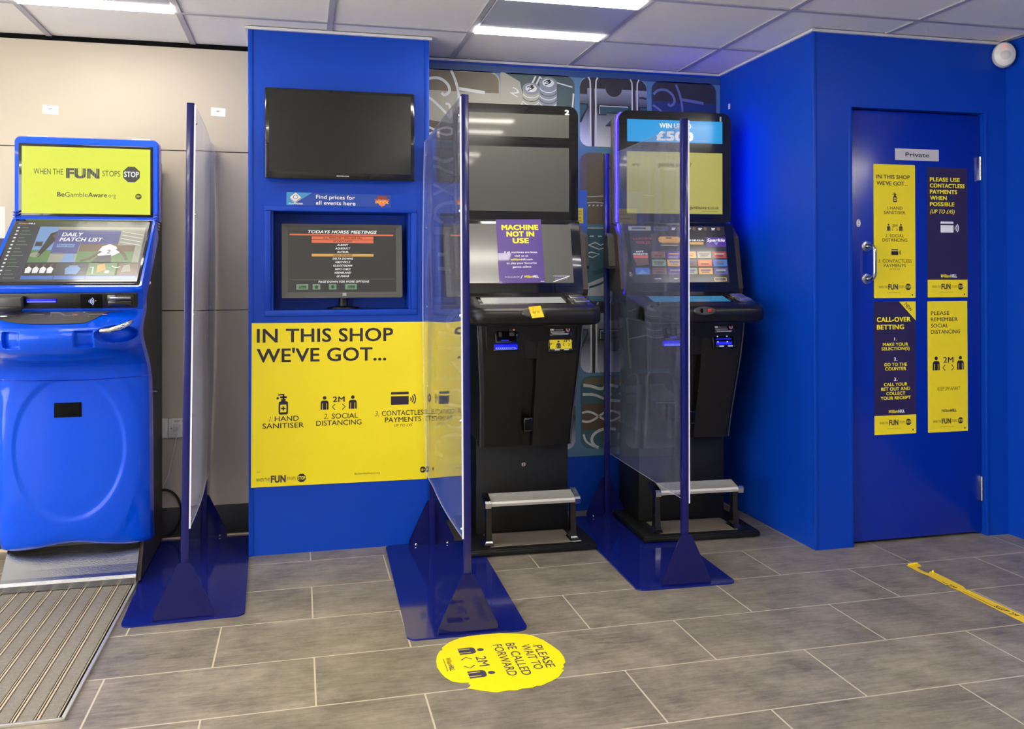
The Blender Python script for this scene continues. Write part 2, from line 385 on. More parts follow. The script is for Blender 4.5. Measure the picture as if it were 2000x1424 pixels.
    def funline(s, cx, cy, w, m, mf, ms, mt, l=2):
        """WHEN THE FUN STOPS (STOP)"""
        k = s.w/s.h; h = w*.085*k
        s.text('WHEN THE', cx-w*.5, cy+h*.4, w*.27, h*.8, m, l)
        s.text('FUN', cx-w*.20, cy+h*.85, w*.285, h*1.75, mf, l, .045)
        s.text('STOPS', cx+w*.12, cy+h*.4, w*.17, h*.8, m, l)
        ox, r = cx+w*.41, w*.092
        s.poly([(ox + r*math.cos(PI/8+i*PI/4), cy+r*k*math.sin(PI/8+i*PI/4)) for i in range(8)], ms, l)
        s.text('STOP', ox, cy+h*.42, r*1.6, h*.85, mt, l+1, .03, al='c')
    def brand(s, cx, cy, w, m1, m2, l=2):
        k = s.w/s.h
        s.text('William', cx-w*.5, cy+w*.075*k, w*.58, w*.17*k, m1, l, .02, .35); s.text('HILL', cx+w*.11, cy+w*.075*k, w*.39, w*.17*k, m2, l, .05)
def sheet(w, h, m, t=.0012, r=0.):
    mb = MB(); pts = rrect(-w/2, w/2, -h/2, h/2, r) if r else [(-w/2, -h/2), (w/2, -h/2), (w/2, h/2), (-w/2, h/2)]
    mb.prism(pts, -t, 0, m, M=Matrix(((1, 0, 0, 0), (0, 0, -1, 0), (0, 1, 0, 0), (0, 0, 0, 1))))
    return mb, Painter(mb, (-w/2, 0, -h/2), (1, 0, 0), (0, 0, 1), w, h)
YZ = Matrix(((0, 0, 1, 0), (1, 0, 0, 0), (0, 1, 0, 0), (0, 0, 0, 1)))     # local (a,b,c) -> (x=c, y=a, z=b)
XZ = Matrix(((1, 0, 0, 0), (0, 0, -1, 0), (0, 1, 0, 0), (0, 0, 0, 1)))    # local (a,b,c) -> (x=a, y=-c, z=b)

# ------------------------------------------------------------------ large structure
YW, YP, YB = 4.205, 3.862, 3.344
XL, YF, XR = -3.0, -3.2, 3.162
XP0, XP1, XB = -.2123, .5604, 2.164
mb = MB(); mb.box(XL-.1, XR+.1, YF-.1, YW+.25, -.08, 0, floor_material()); struct(mb, 'floor')
# ceiling: tiles above a hanging grid of bars
mb = MB(); X0C, Y0C = -.4754, 3.73
mb.box(XL-.1, XR+.1, YF-.1, YW+.25, H+.006, H+.07, ceil_tile)
k = -5
while X0C + .6*k < XR:
    x = X0C + .6*k; mb.box(x-.012, x+.012, YF, YW, H, H+.0065, ceil_bar); k += 1
for k in range(-12, 1):
    y = Y0C + .6*k; mb.box(XL, XR, y-.012, y+.012, H+.0002, H+.0065, ceil_bar)
struct(mb, 'ceiling')
# left part of the back wall: three courses of beige panels with open joints
mb = MB(); mb.box(XL, XP0+.05, YW+.006, YW+.1, 0, H+.006, black_gap)
for z0, z1 in ((.143, 1.036), (1.040, 1.7655), (1.7695, 2.238)):
    mb.box(XL, XP0+.02, YW, YW+.006, z0, z1, wall_beige)
struct(mb, 'wall_back')
mb = MB(); mb.box(XL, XP0, YW-.012, YW+.004, 0, .143, skirt_black, .003); mb.box(XL, XP0, YW-.02, YW, 0, .012, mat_rail); struct(mb, 'baseboard_back')
# pillar with a monitor niche
mb = MB(); nx0, nx1, nz0, nz1 = -.122, .481, 1.046, 1.473; ND = .17
P0, P1, Y0 = XP0, XP1, YP
def quadwall(m_, x0, x1, z0, z1, hx0, hx1, hz0, hz1, y, mm):
    for a, b, c, d in ((x0, x1, z0, hz0), (x0, x1, hz1, z1), (x0, hx0, hz0, hz1), (hx1, x1, hz0, hz1)):
        m_.box(a, b, y, y+.02, c, d, mm)
quadwall(mb, P0, P1, 0, H+.005, nx0, nx1, nz0, nz1, Y0, wall_blue)
mb.box(P0, P0+.02, Y0+.02, YW+.1, 0, H+.005, wall_blue); mb.box(P1-.02, P1, Y0+.02, YW+.1, 0, H+.005, wall_blue)
for a, b, c, d in ((nx0-.001, nx0, nz0, nz1), (nx1, nx1+.001, nz0, nz1)): mb.box(a-.01, b+.01, Y0+.02, Y0+ND, c-.01, d+.01, wall_blue)
mb.box(nx0-.01, nx1+.01, Y0+.02, Y0+ND, nz0-.011, nz0, wall_blue); mb.box(nx0-.01, nx1+.01, Y0+.02, Y0+ND, nz1, nz1+.011, wall_blue)
mb.box(nx0-.02, nx1+.02, Y0+ND, Y0+ND+.01, nz0-.02, nz1+.02, wall_blue)
struct(mb, 'wall_pillar')
mb = MB()
for a, b, c, d in ((nx0-.026, nx1+.026, nz1, nz1+.022), (nx0-.026, nx1+.026, nz0-.026, nz0), (nx0-.026, nx0, nz0, nz1), (nx1, nx1+.026, nz0, nz1)):
    mb.box(a, b, Y0-.008, Y0+.001, c, d, wall_blue, .003)
struct(mb, 'trim_1')                                            # moulding round the niche
mb = MB()
for x in (P0, P1-.016): mb.box(x-.002, x+.018, Y0-.004, Y0+.02, 0, H, wall_blue, .0015)
struct(mb, 'trim_2')                                            # corner beads of the pillar
mb = MB(); mb.box(P0-.014, P1+.014, Y0-.016, Y0-.002, H-.010, H+.001, white_trim); mb.box(P1+.001, P1+.014, Y0-.002, YW, H-.010, H+.001, white_trim); mb.box(P0-.014, P0-.001, Y0-.002, YW, H-.01, H+.001, white_trim); struct(mb, 'trim_3')
# recess back wall
mb = MB(); mb.box(P1-.02, XB+.02, YW, YW+.1, 0, H+.006, wall_blue); struct(mb, 'wall_recess')
mb = MB(); mb.box(P1, XB, YW-.014, YW-.002, H-.010, H+.001, white_trim); mb.box(XB-.014, XB-.001, YB-.014, YW, H-.010, H+.001, white_trim); mb.box(XB-.001, XR, YB-.014, YB-.001, H-.010, H+.001, white_trim); struct(mb, 'trim_4')
# store room box with the door opening
DX0, DX1, DZ = 2.347, 3.046, 1.93
mb = MB(); T = .09
mb.box(XB, XB+T, YB, YW+.1, 0, H+.005, wall_blue)
mb.box(XB+T, DX0, YB, YB+T, 0, H+.005, wall_blue); mb.box(DX1, XR+.1, YB, YB+T, 0, H+.005, wall_blue); mb.box(DX0, DX1, YB, YB+T, DZ, H+.005, wall_blue)
struct(mb, 'wall_storeroom')
mb = MB(); mb.box(XB-.003, XB+.014, YB-.003, YB+.014, .004, H-.001, wall_blue, .002); struct(mb, 'trim_5')
mb = MB()
mb.box(DX0-.016, DX0+.004, YB-.003, YB+.012, 0, DZ, wall_blue, .001); mb.box(DX1-.003, DX1+.012, YB-.003, YB+.012, 0, DZ, wall_blue, .001)
mb.box(DX0, DX0+.02, YB+.062, YB+.082, 0, DZ, wall_blue); mb.box(DX1-.02, DX1, YB+.062, YB+.082, 0, DZ, wall_blue); mb.box(DX0, DX1, YB+.062, YB+.082, DZ-.02, DZ, wall_blue)
struct(mb, 'trim_6')                                            # door lining and stop
mb = MB(); mb.box(XR, XR+.1, YF, YB, 0, H+.006, wall_blue); struct(mb, 'wall_right')
# left wall with glazed shopfront, wall behind
mb = MB(); wx = XL; gy0, gy1, gz0, gz1 = -2.9, 3.4, .12, 2.16
mb.box(wx-.1, wx, YF, gy0, 0, H+.006, wall_white); mb.box(wx-.1, wx, gy1, YW+.1, 0, H+.006, wall_white); mb.box(wx-.1, wx, gy0, gy1, gz1, H+.006, wall_white); mb.box(wx-.1, wx, gy0, gy1, 0, gz0, wall_white)
struct(mb, 'wall_left')
mb = MB()
for k in range(5):
    y = gy0 + (gy1-gy0-.05)*k/4; mb.box(wx-.08, wx-.02, y, y+.05, gz0, gz1, navy_post)
mb.box(wx-.08, wx-.02, gy0, gy1, gz0, gz0+.05, navy_post); mb.box(wx-.08, wx-.02, gy0, gy1, gz1-.05, gz1, navy_post)
wf = struct(mb, 'window_1')
mb = MB(); mb.box(wx-.053, wx-.047, gy0+.05, gy1-.05, gz0+.05, gz1-.05, clear_pl); struct(mb, 'pane', wf)
mb = MB(); mb.box(XL-.1, XR+.1, YF-.1, YF, 0, H+.006, wall_white); struct(mb, 'wall_front')
# unseen black walls added to stop daylight leaking under the door
mb = MB(); mb.box(XB, XR+.1, YW+.1, YW+.2, 0, H+.006, black_gap); mb.box(XR, XR+.1, YB+T, YW+.1, 0, H+.006, black_gap); struct(mb, 'wall_storeroom_blocker')

# ------------------------------------------------------------------ ceiling lamps
def ceiling_panel(x0, y0, label):
    t = thing('ceiling_light', label, 'light', (x0+.3, y0+.3, H-.003), 0, 'square ceiling lights')
    mb = MB(); w = .284; mb.box(-w, w, -.189, .189, -.001, .004, lamp_plate); mb.build('reflector_plate', t)
    for sg in (-1, 1):
        y = sg*.238; mb = MB(); mb.box(-w, w, y-.048, y+.048, -.003, .003, lamp_white); mb.build('light_strip', t)
for j in range(3):
    for i, kx in enumerate((-1, 0, 1) if j == 0 else (-1, 0, 1, 2)):
        x0 = -1.0754 + 1.8*kx; y0 = 3.13 - 1.8*j
        if j == 0 and kx == -1: lab = 'square ceiling light with two strips nearest the glazed side wall'
        elif j == 0 and kx == 0: lab = 'square ceiling light with bright strips above the blue betting terminal'
        elif j == 0: lab = 'square ceiling light with two bright strips above the gaming machine marked 2'
        else: lab = 'square ceiling light with two bright strips over the open shop floor'
        ceiling_panel(x0, y0, lab)

# ------------------------------------------------------------------ store room door
dr = bpy.data.objects.new('door_1', None); COL.objects.link(dr); dr.location = ((DX0+DX1)/2, YB+.03, 0); dr['kind'] = 'structure'
dw = (DX1-DX0)/2
mb = MB(); mb.box(-dw+.003, dw-.003, 0, .032, .012, DZ-.006, door_blue, .002); mb.build('door_leaf', dr)
def ring_disc(m_, x, z, r, mm, t=.008):
    M = Matrix.Translation((x, 0, z)) @ XZ
    m_.lathe([(r*.2, 0), (r, 0), (r, t*.6), (r*.8, t), (r*.2, t)], mm, 28, M)
hx, hz0, hz1 = 2.443-(DX0+DX1)/2, 1.1745, 1.319
mb = MB()
path = [(hx, -.002, hz1), (hx, -.035, hz1), (hx, -.048, hz1-.004), (hx, -.056, hz1-.014), (hx, -.058, hz1-.03), (hx, -.058, hz0+.03), (hx, -.056, hz0+.014), (hx, -.048, hz0+.004), (hx, -.035, hz0), (hx, -.002, hz0)]
mb.tube(path, .0085, steel, 14); hd = mb.build('door_handle', dr)
for z in (hz0, hz1):
    mb = MB(); ring_disc(mb, hx, z, .024, steel); mb.lathe([(.011, .008), (.011, .011), (.002, .011)], black_gloss, 18, Matrix.Translation((hx, 0, z)) @ XZ); mb.build('handle_rose', hd)
mb = MB(); M = Matrix.Translation((2.4026-(DX0+DX1)/2, 0, 1.421)) @ XZ @ Matrix.Diagonal((.6, 1, 1, 1))
mb.lathe([(.001, .003), (.017, .003), (.017, 0)][::-1], white_pl, 24, M); mb.lathe([(.003, .0034), (.0005, .0034)], black_gap, 10, M)
for s_ in (-1, 1): mb.lathe([(.0018, .0036), (.0002, .0036)], steel, 8, Matrix.Translation((2.4026-(DX0+DX1)/2, 0, 1.421+s_*.012)) @ XZ)
mb.build('keyhole_cover', dr)
for z0, z1 in ((1.626, 1.735), (.155, .266)):
    mb = MB(); x = dw-.006
    mb.box(x-.006, x+.006, -.004, .002, z0, z1, steel, .001); zz = z0
    for k in range(5):
        h = (z1-z0)/5; mb.lathe([(.002, 0), (.0062, .0005), (.0062, h-.001), (.002, h-.0005)], steel, 14, Matrix.Translation((x, -.006, zz))); zz += h
    mb.build('hinge', dr)
# sign and posters fixed to the door
YD = YB + .029
mb, P = sheet(.229, .052, grey_pl, .003); P.text('Private', .5, .68, .54, .36, black_text, 2, .006, al='c')
o = mb.build('door_sign', loc=(2.7068, YD-.0005, 1.7335)); tag(o, 'small grey Private nameplate near the top of the blue door', 'sign')
def fun_block(P, cy, w, l=2): P.funline(.5, cy, w, ink_thin, grey_fun, ink, yellow, l)
# poster 1
mb, P = sheet(.2145, .598, yellow, .001, .004)
P.text('IN THIS SHOP', .07, .108, .80, .029, ink, 2, .010); P.text("WE'VE GOT...", .07, .157, .75, .029, ink, 2, .010)
P.bottle(.51, .248, .085, ink, yellow); P.text('1.', .31, .338, .05, .023, ink_thin, 2, 0, .2); P.text('HAND', .39, .338, .30, .023, ink, 2, -.002); P.text('SANITISER', .50, .372, .52, .023, ink, 2, -.002, al='c')
P.twom(.50, .472, .38, ink, yellow); P.text('2.', .27, .545, .06, .023, ink_thin, 2, 0, .2); P.text('SOCIAL', .38, .545, .34, .023, ink, 2, -.002); P.text('DISTANCING', .50, .578, .60, .023, ink, 2, -.002, al='c')
P.card(.53, .66, .23, ink, yellow); P.text('3.', .10, .735, .06, .023, ink_thin, 2, 0, .2); P.text('CONTACTLESS', .205, .735, .70, .023, ink, 2, -.002); P.text('PAYMENTS', .5, .769, .53, .023, ink, 2, -.002, al='c'); P.text('UP TO £45', .5, .79, .26, .010, ink_thin, 2, 0, .2, al='c')
fun_block(P, .918, .78); P.text('BeGambleAware.org', .47, .963, .32, .006, ink_thin, 2, al='c'); P.circ(.92, .978, .018, ink, 2)
o = mb.build('poster', loc=(2.5877, YD-.0006, 1.3875)); tag(o, 'tall yellow poster with three numbered pictograms on the blue door beside its handle', 'poster', 'posters on the door')
# poster 2
mb, P = sheet(.213, .590, navy_print, .001, .004)
P.rect(0, .865, 1, 1, yellow, 1)
for i, (t, w) in enumerate((('PLEASE USE', .74), ('CONTACTLESS', .86), ('PAYMENTS', .67), ('WHEN', .41), ('POSSIBLE', .60))): P.text(t, .07, .108+.0475*i, w, .031, yellow_text, 2, .03)
P.text('(UP TO £45)', .07, .354, .61, .030, yellow_text, 2, .012, .25)
P.card(.55, .465, .45, white_text, navy_print); P.brand(.53, .837, .40, yellow_text, white_text)
fun_block(P, .918, .78); P.text('BeGambleAware.org', .47, .963, .32, .006, ink_thin, 2, al='c'); P.circ(.92, .978, .018, ink, 2)
o = mb.build('poster', loc=(2.865, YD-.0006, 1.3845)); tag(o, 'tall dark purple contactless payments poster with a white card pictogram, near the door hinges', 'poster', 'posters on the door')
# poster 3
mb, P = sheet(.2155, .593, navy_print, .001)
P.rect(0, .857, 1, 1, yellow, 1); P.poly([(.60, 0), (1, 0), (1, .145)], yellow, 1)
P.text('NEW', .72, .026, .21, .030, ink, 2, .012, 0, -.80)
P.text('CALL-OVER', .07, .152, .80, .036, yellow_text, 2, .035); P.text('BETTING', .07, .209, .64, .036, yellow_text, 2, .035)
for t, y, w, m_ in (('1.', .294, .06, white_text), ('MAKE YOUR', .334, .60, yellow_text), ('SELECTION(S)', .366, .67, yellow_text), ('2.', .446, .08, white_text), ('GO TO THE', .486, .54, yellow_text), ('COUNTER', .518, .50, yellow_text),
                    ('3.', .598, .08, white_text), ('CALL YOUR', .636, .56, yellow_text), ('BET OUT AND', .670, .69, yellow_text), ('COLLECT', .704, .45, yellow_text), ('YOUR RECEIPT', .738, .72, yellow_text)):
    P.text(t, .51, y, w, .024, m_, 2, .022, al='c')
P.brand(.53, .829, .38, yellow_text, white_text)
fun_block(P, .912, .76); P.text('BeGambleAware.org', .47, .958, .32, .006, ink_thin, 2, al='c'); P.circ(.92, .972, .018, ink, 2)
o = mb.build('poster', loc=(2.587, YD-.0006, .7755)); tag(o, 'tall dark purple call-over betting poster with a yellow NEW corner, low on the door', 'poster', 'posters on the door')
# poster 4
mb, P = sheet(.212, .594, yellow, .001, .003)
for i, (t, w) in enumerate((('PLEASE', .46), ('REMEMBER', .67), ('SOCIAL', .43), ('DISTANCING', .73))): P.text(t, .08, .105+.0475*i, w, .029, ink, 2, .004)
P.twom(.51, .475, .78, ink, yellow, bold=.012); P.text('KEEP 2M APART', .52, .682, .58, .026, ink_thin, 2, -.006, .25, al='c')
P.brand(.52, .838, .37, ink_thin, ink); fun_block(P, .917, .76); P.text('BeGambleAware.org', .47, .962, .32, .006, ink_thin, 2, al='c'); P.circ(.92, .976, .018, ink, 2)
o = mb.build('poster', loc=(2.8637, YD-.0006, .7745)); tag(o, 'tall yellow social distancing poster with two figures, low on the door near the hinges', 'poster', 'posters on the door')
# motion sensor in the corner above the door
t = thing('motion_sensor', 'round white motion sensor in the corner above the blue door', 'sensor', (3.1275, YB-.003, 2.190))
MS = Matrix.Rotation(-.55, 4, 'Z') @ XZ
mb = MB(); mb.lathe([(.010, .0), (.040, .0), (.047, .02), (.049, .035), (.044, .052), (.030, .063), (.012, .068), (.001, .069)], white_pl, 32, Matrix.Translation((0, -.012, 0)) @ MS @ Matrix.Diagonal((1, 1.18, 1, 1))); mb.box(-.022, .028, -.014, .002, -.03, .03, white_pl, .003); mb.build('housing', t)
mb = MB(); mb.lathe([(.020, .0615), (.022, .066), (.014, .071), (.001, .072)], grey_pl, 24, Matrix.Translation((0, -.012, -.006)) @ MS); mb.build('lens', t)
mb = MB(); mb.box(-.010, .010, -.0905, -.082, .030, .034, emis('red lit lamp', (1.0, .12, .1), 1.6), .0015, 2, Matrix.Rotation(-.55, 4, 'Z')); mb.build('indicator_lamp', t)
# small switch on the side of the store room box
mb = MB(); mb.box(-.004, 0, -.008, .008, -.014, .014, white_pl, .001)
o = mb.build('wall_contact', loc=(XB-.0006, 4.101, 2.069)); tag(o, 'tiny white contact box high on the blue wall beside the gaming machine marked 1', 'contact')

# ------------------------------------------------------------------ pillar: television, sign, monitor, poster
t = thing('television', 'black flat screen television mounted high on the blue pillar', 'television', (.173, YP-.004, 1.80))
mb = MB(); mb.box(-.317, .317, -.052, -.012, -.192, .193, black_gloss, .006); mb.build('casing', t)
mb = MB(); mb.box(-.300, .300, -.0545, -.050, -.163, .178, screen_black); mb.build('screen', t)
mb = MB(); mb.box(-.12, .12, -.013, .003, -.1, .1, black_satin, .003); mb.build('wall_bracket', t)
mb = MB(); P = Painter(mb, (-.317, -.0525, -.192), (1, 0, 0), (0, 0, 1), .634, .385); P.text('SAMSUNG', .51, .967, .082, .012, white_text, 1, .02, al='c'); mb.build('maker_mark', t)
# find prices strip
mb, P = sheet(.449, .056, mat('printed mid blue', (18, 66, 160), rough=.35, coat=.3), .0015)
P.poly([(0, 0), (.24, 0), (.05, 1), (0, 1)], mat('printed light blue', (70, 150, 196), rough=.4), 1)
P.poly([(.035, .36), (.085, .02), (.135, .36), (.085, .70)], pale_paper, 2); P.poly([(.035, .36), (.085, .70), (.085, .84), (.035, .5)], grey_pl, 2); P.poly([(.135, .36), (.135, .5), (.085, .84), (.085, .70)], mat('stone grey print', (165, 160, 148), rough=.5), 2)
P.arc(.085, .36, .02, 0, 6.2, .006, grey_text, 3)
P.text('Price', .022, .93, .05, .12, white_text, 3, 0, .3); P.text('FINDER', .07, .93, .085, .12, white_text, 3, .03)
P.text('Find prices for', .278, .45, .368, .30, white_text, 3, .012); P.text('all events here', .278, .90, .374, .30, white_text, 3, .012)
P.poly([(.835, .36), (.985, .36), (.91, 1.0)], orange_mark, 2); P.poly([(.865, .10), (.955, .10), (.965, .40), (.855, .40)], mat('rust print', (150, 62, 50), rough=.5), 2); P.text('INDEX', .91, .70, .125, .20, mat('gold lettering', (250, 190, 60), rough=.5), 4, .04, al='c'); P.text('just press', .91, .44, .08, .07, white_text, 4, .01, al='c'); P.text('on page', .91, .82, .06, .07, white_text, 4, .01, al='c')
o = mb.build('price_sign', loc=(.1677, YP-.0006, 1.525), rot=(0, .009, 0)); tag(o, 'narrow blue strip sign about finding prices, below the television on the pillar', 'sign')
# monitor in the niche
t = thing('monitor', 'grey monitor listing horse meetings, set in the niche of the blue pillar', 'monitor', (.184, 3.945, nz0+.001))
MT = Matrix.Translation((0, 0, .2115)) @ Matrix.Rotation(-.05, 4, 'X')
bez = mat('grey monitor casing', (84, 82, 76), rough=.42)
mb = MB(); sw, sh = .233, .141
o2 = rrect(-.262, .262, -.163, .163, .006); i2 = rrect(-sw, sw, -.135, .147, .0015)
vs = [(a, -.030, b) for a, b in o2] + [(a, -.026, b) for a, b in i2] + [(a, .012, b) for a, b in o2] + [(a*.8, .03, b*.8) for a, b in o2]; n = len(o2)
fs = [(i, i+n, (i+1) % n + n, (i+1) % n) for i in range(n)] + [(i, (i+1) % n, (i+1) % n + 2*n, i+2*n) for i in range(n)] + [(i+2*n, (i+1) % n+2*n, (i+1) % n + 3*n, i+3*n) for i in range(n)] + [[3*n+i for i in range(n)]]
mb.add(vs, fs, bez, False, MT); mb.build('casing', t)
scr = emis('lit dark olive screen', (44, 44, 40), .8, (14, 14, 14))
mb = MB(); mb.box(-sw-.002, sw+.002, -.0265, -.02, -.137, .149, scr, 0, 2, MT)
P = Painter(mb, MT @ Vector((-sw, -.0267, -.135)), MT.to_3x3() @ Vector((1, 0, 0)), MT.to_3x3() @ Vector((0, 0, 1)), 2*sw, .282, .0003)
P.text('TODAYS HORSE MEETINGS', .50, .088, .64, .048, em_white, 1, .03, .25, al='c')
P.rect(.01, .098, .98, .121, em_orange, 1); P.rect(.212, .135, .790, .182, em_orange, 1); P.rect(.212, .189, .790, .238, em_orange, 1); P.rect(.212, .410, .79, .450, em_gold, 1)
P.text('ALL NON-UK - WILLIAM HILL', .5, .172, .37, .026, black_text, 2, .02, .25, al='c'); P.text('SP DECLARED', .5, .226, .18, .026, black_text, 2, .02, .25, al='c'); P.text('CHELTENHAM', .5, .442, .18, .026, black_text, 2, .02, .25, al='c')
for tx, y, w in (('ALBANY', .283, .105), ('AQUEDUCT', .338, .14), ('AUTEUIL', .392, .108), ('DELTA DOWNS', .500, .19), ('GREYVILLE', .555, .14), ('GULFSTREAM', .610, .177), ('HIPO CHILE', .665, .147), ('KEENELAND', .720, .155), ('LE MANS', .775, .117)):
    P.text(tx, .5, y, w, .030, em_white, 1, .025, .25, al='c')
P.rect(.01, .803, .99, .811, em_brown, 1); P.text('PAGE DOWN FOR MORE OPTIONS', .51, .862, .475, .031, em_white, 1, .02, .25, al='c')
for x0, x1, tx in ((.07, .18, 'Menu'), (.22, .29, 0), (.37, .44, 1), (.52, .63, 'Back')):
    P.rect(x0, .885, x1, .968, em_green, 1)
    if isinstance(tx, str): P.rect(x0+.022, .908, x1-.018, .95, em_dkgreen, 2); P.text(tx, (x0+x1)/2, .943, .06, .028, em_green, 3, 0, al='c')
    else:
        c = (x0+x1)/2; ys = (.90, .93, .955) if tx == 0 else (.955, .925, .90)
        P.poly([(c, ys[0]), (c+.026, ys[1]), (c+.013, ys[1]), (c+.013, ys[2]), (c-.013, ys[2]), (c-.013, ys[1]), (c-.026, ys[1])], em_dkgreen, 2)
mb.build('screen', t)
mb = MB(); P = Painter(mb, MT @ Vector((-.262, -.0295, -.163)), MT.to_3x3() @ Vector((1, 0, 0)), MT.to_3x3() @ Vector((0, 0, 1)), .524, .326); P.rr(.497, .935, .528, .975, .004, grey_pl, 1); P.arc(.5125, .955, .010, 0, 6.2, .003, grey_text, 2); P.text('hp', .5125, .965, .010, .014, grey_text, 3, 0, .2, al='c'); mb.build('maker_mark', t)
mb = MB(); mb.lathe([(.02, 0), (.075, 0), (.072, .006), (.02, .012), (.018, .10), (.018, .15)], black_satin, 28, Matrix.Translation((.005, .040, 0)) @ Matrix.Diagonal((1, .6, 1, 1))); mb.box(-.05, .05, .02, .042, .13, .24, black_satin, .004); mb.build('stand', t)
# large yellow poster round the pillar
mb, P = sheet(.7525, .700, yellow, .0012)
P.text('IN THIS SHOP', .030, .119, .765, .083, ink, 2, .016); P.text("WE'VE GOT...", .030, .240, .725, .083, ink, 2, .016)
P.bottle(.175, .500, .052, ink, yellow); P.text('1.', .098, .602, .018, .031, ink_thin, 2, 0, .2); P.text('HAND', .128, .602, .133, .031, ink, 2, .006); P.text('SANITISER', .175, .644, .228, .031, ink, 2, .006, al='c')
P.twom(.485, .498, .205, ink, yellow, bold=.016); P.text('2.', .400, .597, .026, .031, ink_thin, 2, 0, .2); P.text('SOCIAL', .446, .597, .149, .031, ink, 2, .006); P.text('DISTANCING', .487, .638, .257, .031, ink, 2, .006, al='c')
P.card(.858, .489, .145, ink, yellow); P.text('3.', .692, .590, .024, .031, ink_thin, 2, 0, .2); P.text('CONTACTLESS', .733, .590, .262, .031, ink, 2, .006); P.text('PAYMENTS', .858, .632, .213, .031, ink, 2, .006, al='c'); P.text('UP TO £45', .858, .661, .108, .016, ink_thin, 2, 0, .2, al='c')
P.funline(.165, .955, .275, ink_thin, grey_fun, ink, yellow); P.text('BeGambleAware.org', .65, .951, .145, .011, ink_thin, 2, al='c'); P.rect(.03, .905, .052, .907, ink_thin, 2)
P.circ(.975, .940, .018, ink, 2); P.text('18+', .975, .949, .027, .016, yellow, 3, .02, al='c')
o = mb.build('poster', loc=(.1738, YP-.0052, .6405), rot=(0, .006, 0)); tag(o, 'large yellow In This Shop poster on the lower front of the blue pillar', 'poster')

# ------------------------------------------------------------------ beige wall: labels, sockets, cords
for x, z, lb in ((-1.0698, 1.931, 'small white paper label on the beige wall above the blue terminal'), (-.3655, 1.951, 'small white paper label on the beige wall next to the blue pillar')):
    mb, P = sheet(.0635, .0385, pale_paper, .0006); P.rect(.38, .36, .62, .44, grey_text, 1); P.rect(.40, .46, .5, .5, grey_text, 1)
    o = mb.build('paper_label', loc=(x, YW-.0004, z), rot=(0, .04, 0)); tag(o, lb, 'label', 'paper labels on the beige wall')
t = thing('socket_plate', 'white wall socket faceplate half hidden behind the blue terminal', 'socket', (-.626, YW-.001, .506))
mb = MB(); mb.box(-.043, .043, -.014, 0, -.044, .044, white_pl, .003); mb.build('faceplate', t)
mb = MB(); mb.box(.012, .032, -.018, -.012, -.008, .022, white_pl, .002); mb.build('rocker_switch', t)
t = thing('data_socket', 'white data socket faceplate low on the beige wall behind the acrylic screen', 'socket', (-.5375, YW-.001, .506))
mb = MB(); mb.box(-.044, .044, -.014, 0, -.044, .044, white_pl, .003); P = Painter(mb, (-.044, -.0143, -.044), (1, 0, 0), (0, 0, 1), .088, .088); P.text('SSBT 2', .30, .19, .42, .09, black_text, 1, .01); P.circ(.16, .5, .03, black_text, 1); P.rect(.26, .28, .56, .36, grey_pl, 1); mb.build('faceplate', t)
mb = MB(); mb.box(-.023, .012, -.018, -.013, -.014, .014, grey_pl, .001); mb.build('data_port', t)
mb = MB(); zs = [(-.540, 4.150, .500), (-.5405, 4.168, .485), (-.547, 4.172, .44), (-.566, 4.176, .36), (-.578, 4.178, .30), (-.600, 4.180, .25), (-.612, 4.182, .225)]
mb.tube([(-.541, 4.187, .506), (-.541, 4.172, .503), (-.542, 4.166, .485)] + zs[2:], .0022, grey_pl, 8); mb.box(-.547, -.535, 4.170, 4.1865, .499, .512, clear_pl)
o = mb.build('phone_cord'); tag(o, 'thin grey cord hanging from the data socket on the beige wall', 'cord')
mb = MB(); pts = []
for k in range(25):
    a = PI*.55 - k/24*PI*1.15
    pts.append((-.6 + .068*math.cos(a)*1.1 + .0, 4.188, .125 + .105*math.sin(a)))
mb.tube([(-.632, 4.188, .235)] + pts, .0055, black_satin, 10)
o = mb.build('power_cable'); tag(o, 'black cable loop hanging behind the blue terminal above the skirting', 'cable')
mb, P = sheet(.30, .42, grey_pl, .001); P.rect(0, .33, 1, .78, mat('navy poster print', (26, 30, 92), rough=.45), 1); P.text('R', .93, .56, .14, .16, yellow_text, 2, .04, al='r'); 
o = mb.build('poster', loc=(-1.40, YW-.0005, 1.29)); tag(o, 'grey and navy poster on the beige wall, mostly hidden by the blue terminal', 'poster')

